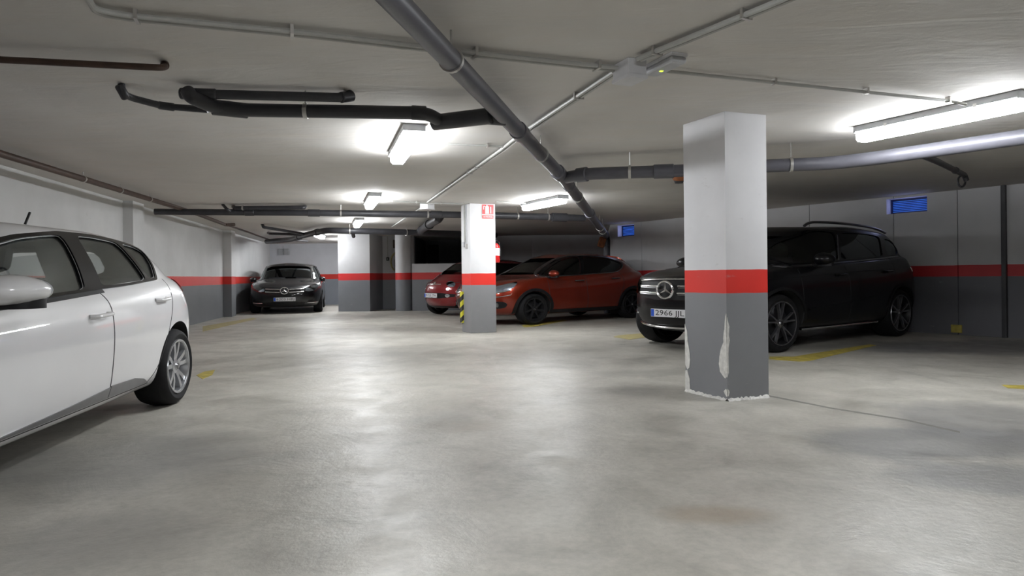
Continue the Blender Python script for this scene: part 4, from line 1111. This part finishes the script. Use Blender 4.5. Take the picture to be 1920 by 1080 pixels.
gc.bead('intake_bar', [Vector((2.12, .68, .50)), Vector((2.05, .80, .51)), Vector((1.95, .88, .53))], (.8, .6, 0), 'chrome', .016, off=.012, mirror=True)
a, b = gc.both('headlight', [Vector(p) for p in ((2.2, .58, .97), (2.05, .78, 1.01), (1.85, .88, 1.05), (1.9, .92, .93), (2.1, .80, .82), (2.2, .62, .80))], (.85, .5, .2), 'lamp_bowl', off=.004, th=.02, rnd=1, h=.05)
gc.both('headlight_lens', [Vector(p) for p in ((2.2, .57, .98), (2.05, .78, 1.02), (1.85, .88, 1.06), (1.9, .92, .92), (2.1, .80, .81), (2.2, .61, .79))], (.85, .5, .2), 'lens', off=.012, th=.004, rnd=1, h=.05)
gc.both('tail_light', [Vector(p) for p in ((-2.0, .86, 1.18), (-2.25, .72, 1.14), (-2.27, .70, 1.0), (-2.0, .9, 1.02))], (-.75, .65, .1), 'tail_red', off=.008, th=.02, rnd=1, h=.05)
gc.seats(((.10, 0), (-.85, 0)), 1.1, 1.35)

# ------------------------------------------------------------------ orange-red hatchback
M['paint_orange'] = carpaint('orange_red_car_paint', (.21, .020, .006), .32, .6, .25)
side8 = [1.306, .7, 0, -.7, -1.306]
R = [ring(1.92, -1.85, .68, [.20]*5, side=side8), ring(2.06, -1.97, .82, [.22, .22, .22, .23, .27], side=side8),
     ring(2.14, -2.04, .885, [.38, .36, .33, .37, .43], side=side8), ring(2.17, -2.06, .905, [.55, .56, .53, .58, .61], side=side8),
     ring(2.14, -2.04, .905, [.72, .75, .77, .82, .82], side=side8), ring(2.06, -2.0, .885, [.84, .89, .95, 1.0, .99], side=side8),
     ring(1.90, -1.94, .85, [.92, .98, 1.03, 1.11, 1.08], side=side8)]
U0 = ring(1.22, -1.88, .825, [1.05, 1.05, 1.075, 1.16, 1.15], a=(.03, .14, .36), b=(.02, .14, .42), tf=.93, tr=.93)
U1 = ring(.36, -1.50, .64, [1.50, 1.465, 1.515, 1.42, 1.47], a=(.02, .08, .22), b=(.015, .08, .30), tf=.93, tr=.90)
U2 = ring(.20, -1.42, .50, [1.55, 1.54, 1.575, 1.50, 1.52], a=(.02, .08, .2), b=(.01, .06, .26), tf=.93, tr=.9)
R += [lring(R[-1], U0, .5), U0, lring(U0, U1, .12, .004), lring(U0, U1, .5, .02), lring(U0, U1, .9, .006), U1, U2]
oc = Car('hatchback_car', 'orange red hatchback with black wheels parked right behind the middle pillar', 'car', (.976, 15.02), (-.788, -.6157), R)
FW = S((1.02, 1.035), (.5, 1.065), (.10, 1.09), (.06, 1.20), (-.03, 1.465), (.12, 1.465), (.34, 1.41), (.60, 1.28), (.84, 1.14))
RW = S((.04, 1.095), (-.40, 1.115), (-.86, 1.14), (-1.05, 1.22), (-1.17, 1.33), (-.85, 1.43), (-.50, 1.465), (-.12, 1.475), (-.02, 1.20))
WS = [Vector((.9, y, z)) for y, z in ((-.74, 1.075), (0, 1.055), (.74, 1.075), (.67, 1.2), (.56, 1.45), (0, 1.49), (-.56, 1.45), (-.67, 1.2))]
RWs = [Vector((-1.7, y, z)) for y, z in ((-.52, 1.2), (0, 1.18), (.52, 1.2), (.44, 1.38), (0, 1.40), (-.44, 1.38))]
DLO = S((1.07, 1.02), (.5, 1.05), (-.40, 1.10), (-.88, 1.125), (-1.08, 1.21), (-1.22, 1.335), (-.86, 1.447), (-.50, 1.482), (-.10, 1.492), (.13, 1.482), (.36, 1.425), (.62, 1.295), (.88, 1.145))
glasshouse(oc, [FW, RW], WS, RWs, 'glass_tint', 'glass_dark', -.9, -.9, DLO)
oc.wheels(1.306, .875, .335, .235, .215, 'seven', 'alloy_dark', .375, True)
oc.finish('paint_orange')
oc.strip('window_chrome', [Vector((x, .85, z)) for x, z in ((1.12, 1.01), (.5, 1.04), (-.40, 1.09), (-.88, 1.112), (-1.10, 1.20), (-1.25, 1.34), (-.87, 1.46), (-.50, 1.496), (-.10, 1.507), (.14, 1.497), (.37, 1.44), (.63, 1.31), (.92, 1.155))], (0, 1, 0), 'chrome_dark', w=.018, off=.008, smooth=1, closed=True)
for p in (((.05, 1.08), (.02, .95), (.0, .6), (-.02, .28)), ((1.0, 1.0), (.98, .8), (.93, .30)), ((-.95, 1.12), (-1.05, .95), (-.98, .7), (-.80, .32))):
    oc.strip('door_gap', S(*p), (0, 1, 0), 'gap', w=.008)
for sx in (1.306, -1.306):
    oc.both('wheel_arch_trim', [Vector((sx+.44*math.cos(a), .9, .342+.44*math.sin(a))) for a in [-.2+(PI+.4)*k/16 for k in range(17)]]+[Vector((sx+.38*math.cos(a), .9, .342+.38*math.sin(a))) for a in [-.2+(PI+.4)*k/16 for k in range(16, -1, -1)]], (0, 1, 0), 'black', off=.012, th=.03, rnd=0, h=.05)
oc.both('sill_cladding', S((.92, .24), (-.92, .24), (-.92, .31), (.92, .31)), (0, 1, 0), 'black', off=.01, th=.02, rnd=0)
oc.mirror(.93, .99, 1.09, 'paint_orange', (.10, .125, .08))
oc.bead('mirror_trim', [Vector((.95, .86, 1.02)), Vector((.93, .97, 1.02))], (0, 0, -1), 'chrome', .014, proj=False, smooth=0, mirror=True)
oc.handle(.20, .93, 'chrome_dark'); oc.handle(-.80, .97, 'chrome_dark')
hd = ((1.60, .80, .93), (1.85, .77, .90), (2.05, .60, .84), (2.12, .48, .79), (2.12, .50, .71), (2.02, .70, .70), (1.82, .84, .77))
oc.both('headlight', [Vector(p) for p in hd], (.75, .65, .25), 'lamp_bowl', off=.004, th=.02, rnd=1, h=.05)
oc.both('headlight_lens', [Vector(p) for p in hd], (.75, .65, .25), 'lens', off=.014, th=.004, rnd=1, h=.05)
oc.bead('light_trim', [Vector((2.13, .45, .70)), Vector((2.05, .66, .685)), Vector((1.85, .84, .75))], (.75, .65, 0), 'chrome', .012, off=.012, mirror=True)
for z in (.76, .70, .64): oc.bead('grille_bar', [Vector((2.1, y, z)) for y in (-.42, -.2, .2, .42)], (1, 0, 0), 'chrome', .012, off=.012)
oc.patch('lower_grille', [Vector((2.1, y, z)) for y, z in ((-.5, .60), (.5, .60), (.42, .34), (-.42, .34))], (1, 0, 0), 'black', off=.006, th=.02, rnd=1)
f_ = oc.both('fog_surround', [Vector(p) for p in ((2.1, .58, .50), (2.0, .74, .52), (1.9, .82, .48), (1.95, .80, .38), (2.05, .66, .36), (2.1, .56, .40))], (.8, .6, 0), 'black', off=.008, th=.02, rnd=2, h=.05)
oc.both('fog_lamp', [Vector((2.03+.0*k, .68+.045*math.cos(k*PI/5)*.8, .44+.045*math.sin(k*PI/5))) for k in range(10)], (.8, .6, 0), 'chrome_dark', off=.016, th=.02, rnd=1, h=.03)
oc.bead('bumper_trim', [Vector((2.1, .5, .60)), Vector((2.0, .72, .61)), Vector((1.85, .84, .65))], (.8, .6, 0), 'chrome', .01, off=.004, mirror=True)
oc.plate(2.15, .46, '7243 JNM')
oc.patch('roof_spoiler', [Vector((x, y, 1.5)) for x, y in ((-1.32, -.48), (-1.62, -.44), (-1.66, 0), (-1.62, .44), (-1.32, .48), (-1.36, 0))], (0, 0, 1), 'paint_orange', off=.02, th=.03, rnd=1)
oc.both('tail_light', [Vector(p) for p in ((-1.80, .78, 1.02), (-1.96, .66, 1.0), (-2.0, .60, .88), (-1.82, .82, .86))], (-.75, .65, .1), 'tail_red', off=.008, th=.02, rnd=1, h=.05)
oc.seats(((.08, 0), (-.75, 0)), .92, 1.2)

# ------------------------------------------------------------------ small red car behind the middle pillar
M['paint_red'] = carpaint('dark_red_car_paint', (.20, .012, .015), .3, .2, .1)
side9 = [1.15, .6, 0, -.6, -1.15]
pa = dict(a=(.05, .20, .50), b=(.04, .18, .45))
R = [ring(1.52, -1.5, .60, [.20]*5, side=side9, **pa), ring(1.66, -1.62, .72, [.22, .21, .21, .22, .25], side=side9, **pa),
     ring(1.76, -1.72, .785, [.36, .34, .32, .35, .40], side=side9, **pa), ring(1.79, -1.76, .81, [.52, .53, .52, .55, .58], side=side9, **pa),
     ring(1.77, -1.74, .81, [.73, .74, .75, .77, .79], side=side9, **pa), ring(1.68, -1.68, .79, [.90, .91, .91, .93, .93], side=side9, **pa),
     ring(1.54, -1.6, .755, [.99, 1.0, .98, 1.0, .98], side=side9, **pa)]
U0 = ring(1.42, -1.58, .745, [1.08, 1.06, 1.02, 1.05, 1.03], a=(.03, .14, .36), b=(.02, .14, .38), tf=.97, tr=.92)
U1 = ring(.95, -1.15, .61, [1.42, 1.40, 1.43, 1.34, 1.36], a=(.02, .08, .22), b=(.015, .08, .26), tf=.92, tr=.92)
U2 = ring(.78, -1.0, .47, [1.48, 1.465, 1.51, 1.40, 1.41], a=(.02, .08, .2), b=(.01, .06, .22), tf=.92, tr=.9)
R += [lring(R[-1], U0, .5), U0, lring(U0, U1, .12, .004), lring(U0, U1, .5, .02), lring(U0, U1, .9, .006), U1, U2]
fc = Car('city_car', 'small rounded dark red car parked left behind the middle pillar', 'car', (-.476, 17.92), (-.788, -.6157), R, 2)
FW = S((1.12, 1.04), (.4, 1.045), (-.25, 1.045), (-.28, 1.15), (-.30, 1.37), (.50, 1.39), (.78, 1.35), (1.02, 1.17))
RW = S((-.36, 1.045), (-.9, 1.055), (-1.12, 1.09), (-1.10, 1.25), (-.95, 1.35), (-.40, 1.38))
WS = [Vector((.9, y, z)) for y, z in ((-.69, 1.10), (0, 1.09), (.69, 1.10), (.64, 1.2), (.56, 1.39), (0, 1.43), (-.56, 1.39), (-.64, 1.2))]
RWs = [Vector((-1.5, y, z)) for y, z in ((-.46, 1.08), (0, 1.06), (.46, 1.08), (.38, 1.30), (0, 1.33), (-.38, 1.30))]
DLO = S((1.2, 1.02), (.4, 1.03), (-.9, 1.04), (-1.17, 1.075), (-1.12, 1.27), (-.97, 1.36), (-.3, 1.39), (.52, 1.41), (.82, 1.365), (1.09, 1.17))
glasshouse(fc, [FW, RW], WS, RWs, 'glass_tint', 'glass_dark', -.8, -.8, DLO)
fc.wheels(1.15, .775, .29, .19, .18, 'seven', 'alloy', .33)
fc.finish('paint_red')
fc.both('headlight', [Vector((1.62, .52+.12*math.cos(k*PI/6), .875+.085*math.sin(k*PI/6))) for k in range(12)], (.85, .35, .35), 'lamp_bowl', off=.006, th=.02, rnd=0, h=.04)
fc.both('headlight_lens', [Vector((1.62, .52+.12*math.cos(k*PI/6), .875+.085*math.sin(k*PI/6))) for k in range(12)], (.85, .35, .35), 'lens', off=.02, th=.004, rnd=0, h=.04)
fc.both('side_lamp', [Vector((1.70, .50+.05*math.cos(k*PI/5), .73+.04*math.sin(k*PI/5))) for k in range(10)], (.9, .3, .1), 'lamp_bowl', off=.008, th=.02, rnd=0, h=.03)
fc.both('fog_lamp', [Vector((1.70, .50+.06*math.cos(k*PI/5), .55+.045*math.sin(k*PI/5))) for k in range(10)], (.9, .3, .0), 'lamp_bowl', off=.008, th=.02, rnd=0, h=.03)
fc.patch('grille_slot', [Vector((1.75, y, z)) for y, z in ((-.64, .62), (.64, .62), (.60, .48), (-.60, .48))], (1, 0, 0), 'black', off=.004, th=.02, rnd=1)
fc.bead('nose_trim', [Vector((1.75, y, .86)) for y in (-.26, -.1, .1, .26)], (1, 0, .2), 'chrome', .012, off=.006)
o = fc.patch('emblem', [Vector((1.75, .05*math.cos(k*PI/6), .89+.05*math.sin(k*PI/6))) for k in range(12)], (1, 0, .3), 'chrome', off=.016, th=.02, rnd=0, h=.03)
fc.plate(1.78, .55, '9153 JTH')
fc.patch('lower_lip', [Vector((1.7, y, z)) for y, z in ((-.6, .27), (.6, .27), (.56, .22), (-.56, .22))], (1, 0, 0), 'black', off=.006, th=.02, rnd=0)
for p in (((-.32, 1.0), (-.34, .7), (-.36, .28)), ((.92, .96), (.90, .7), (.82, .28))):
    fc.strip('door_gap', S(*p), (0, 1, 0), 'gap', w=.008)
fc.strip('hood_gap', [Vector((1.3, .66, 1)), Vector((1.45, .62, 1)), Vector((1.62, .40, .9)), Vector((1.66, 0, .9))], (.3, 0, 1), 'gap', w=.008)
fc.handle(-.1, .86, 'chrome'); fc.mirror(.95, .84, 1.06, 'paint_red', (.09, .11, .075))
fc.patch('roof_panel', [Vector((x, y, 1.5)) for x, y in ((.80, -.50), (.86, 0), (.80, .50), (-.2, .54), (-.95, .46), (-1.0, 0), (-.95, -.46), (-.2, -.54))], (0, 0, 1), 'gloss_black', off=.008, th=.02, rnd=1)
fc.seats(((.05, 0), (-.65, 0)), .9, 1.12, (-.32, .32))
fc.both('tail_light', [Vector(p) for p in ((-1.55, .68, .95), (-1.66, .56, .94), (-1.68, .56, .74), (-1.56, .72, .74))], (-.75, .65, .1), 'tail_red', off=.008, th=.02, rnd=1, h=.05)

# ------------------------------------------------------------------ black compact car at the far left
side10 = [1.35, .7, 0, -.7, -1.35]
R = [ring(1.98, -1.92, .68, [.18]*5, side=side10), ring(2.10, -2.04, .81, [.20, .20, .20, .21, .24], side=side10),
     ring(2.18, -2.12, .875, [.36, .34, .30, .35, .40], side=side10), ring(2.20, -2.15, .893, [.54, .55, .52, .57, .60], side=side10),
     ring(2.17, -2.14, .893, [.69, .72, .74, .80, .80], side=side10), ring(2.08, -2.10, .875, [.80, .85, .90, .95, .95], side=side10),
     ring(1.92, -2.04, .84, [.875, .92, .98, 1.05, 1.04], side=side10)]
U0 = ring(1.30, -1.98, .80, [1.02, 1.00, 1.02, 1.09, 1.08], a=(.03, .14, .38), b=(.02, .12, .36), tf=.93, tr=.93)
U1 = ring(.58, -1.78, .645, [1.475, 1.44, 1.49, 1.43, 1.47], a=(.02, .08, .22), b=(.015, .08, .26), tf=.93, tr=.93)
U2 = ring(.42, -1.68, .50, [1.535, 1.52, 1.565, 1.51, 1.52], a=(.02, .08, .2), b=(.01, .06, .22), tf=.93, tr=.92)
R += [lring(R[-1], U0, .5), U0, lring(U0, U1, .12, .004), lring(U0, U1, .5, .02), lring(U0, U1, .9, .006), U1, U2]
bc = Car('compact_car', 'black compact car facing the camera at the far left end', 'car', (-6.716, 20.718), (.2419, -.9703), R, 2)
FW = S((1.08, 1.0), (.6, 1.01), (.05, 1.03), (.02, 1.2), (-.06, 1.43), (.2, 1.44), (.45, 1.39), (.8, 1.18))
RW = S((-.04, 1.035), (-.7, 1.06), (-1.0, 1.08), (-1.05, 1.2), (-1.15, 1.38), (-.7, 1.43), (-.14, 1.44))
WS = [Vector((1.0, y, z)) for y, z in ((-.72, 1.035), (0, 1.02), (.72, 1.035), (.66, 1.18), (.57, 1.43), (0, 1.475), (-.57, 1.43), (-.66, 1.18))]
RWs = [Vector((-1.8, y, z)) for y, z in ((-.60, 1.10), (0, 1.09), (.60, 1.10), (.54, 1.38), (0, 1.42), (-.54, 1.38))]
DLO = S((1.14, .985), (.6, .993), (-.7, 1.042), (-1.05, 1.065), (-1.22, 1.39), (-.7, 1.45), (.2, 1.46), (.47, 1.41), (.84, 1.19))
glasshouse(bc, [FW, RW], WS, RWs, 'glass_light', 'glass_light', -1.0, -1.0, DLO)
bc.wheels(1.35, .875, .32, .22, .21, 'twin5', 'alloy_two', .37, True)
bc.finish('paint_black')
g = bc.patch('grille', front([(-.46, .78), (.46, .78), (.52, .72), (.40, .58), (-.40, .58), (-.52, .72)], 2.1), (1, 0, 0), 'black', off=.006, th=.02, rnd=1)
for z in (.72, .64):
    for sd in (1, -1):
        bc.bead('grille_bar', front([(sd*.11, z-.01), (sd*.3, z), (sd*.45, z+.01)], 2.1), (1, 0, 0), 'chrome', .02, off=.015, smooth=0, parent=g)
bc.star(2.235, .685, .095, -.1, 'chrome', .012)
bc.plate(2.1, .43, '6203 HBJ')
bc.patch('lower_grille', front([(-.5, .36), (.5, .36), (.44, .24), (-.44, .24)], 2.1), (1, 0, 0), 'black', off=.006, th=.02, rnd=1)
hd = ((1.70, .80, .90), (1.95, .72, .87), (2.12, .54, .79), (2.16, .50, .70), (2.10, .64, .66), (1.92, .82, .74))
bc.both('headlight', [Vector(p) for p in hd], (.75, .55, .3), 'lamp_bowl', off=.004, th=.02, rnd=1, h=.05)
bc.both('headlight_lens', [Vector(p) for p in hd], (.75, .55, .3), 'lens', off=.014, th=.004, rnd=1, h=.05)
bc.both('air_intake', [Vector(p) for p in ((2.15, .60, .40), (2.0, .80, .42), (2.0, .82, .30), (2.12, .62, .28))], (.85, .5, 0), 'black', off=.006, th=.02, rnd=1, h=.05)
bc.bead('intake_bar', [Vector((2.15, .60, .32)), Vector((2.08, .72, .32)), Vector((1.95, .84, .33))], (.8, .6, 0), 'chrome', .012, off=.012, mirror=True)
bc.strip('hood_gap', [Vector((1.3, .72, 1)), Vector((1.7, .70, 1)), Vector((2.02, .50, .9)), Vector((2.06, 0, .9))], (.2, 0, 1), 'gap', w=.008)
bc.mirror(.95, .875, 1.02, 'paint_black', (.08, .085, .07))
for p in (((.0, 1.02), (-.03, .7), (-.04, .28)), ((1.1, .98), (1.06, .7), (1.0, .28)), ((-1.08, 1.06), (-1.1, .85), (-.9, .40))):
    bc.strip('door_gap', S(*p), (0, 1, 0), 'gap', w=.008)
bc.strip('window_chrome', S((1.14, .975), (.6, .983), (-.7, 1.03), (-1.05, 1.052)), (0, 1, 0), 'chrome_dark', w=.02, off=.006, smooth=1)
bc.handle(.15, .90, 'paint_black'); bc.handle(-.9, .93, 'paint_black')
bc.seats(((.1, 0),), .95, 1.12)
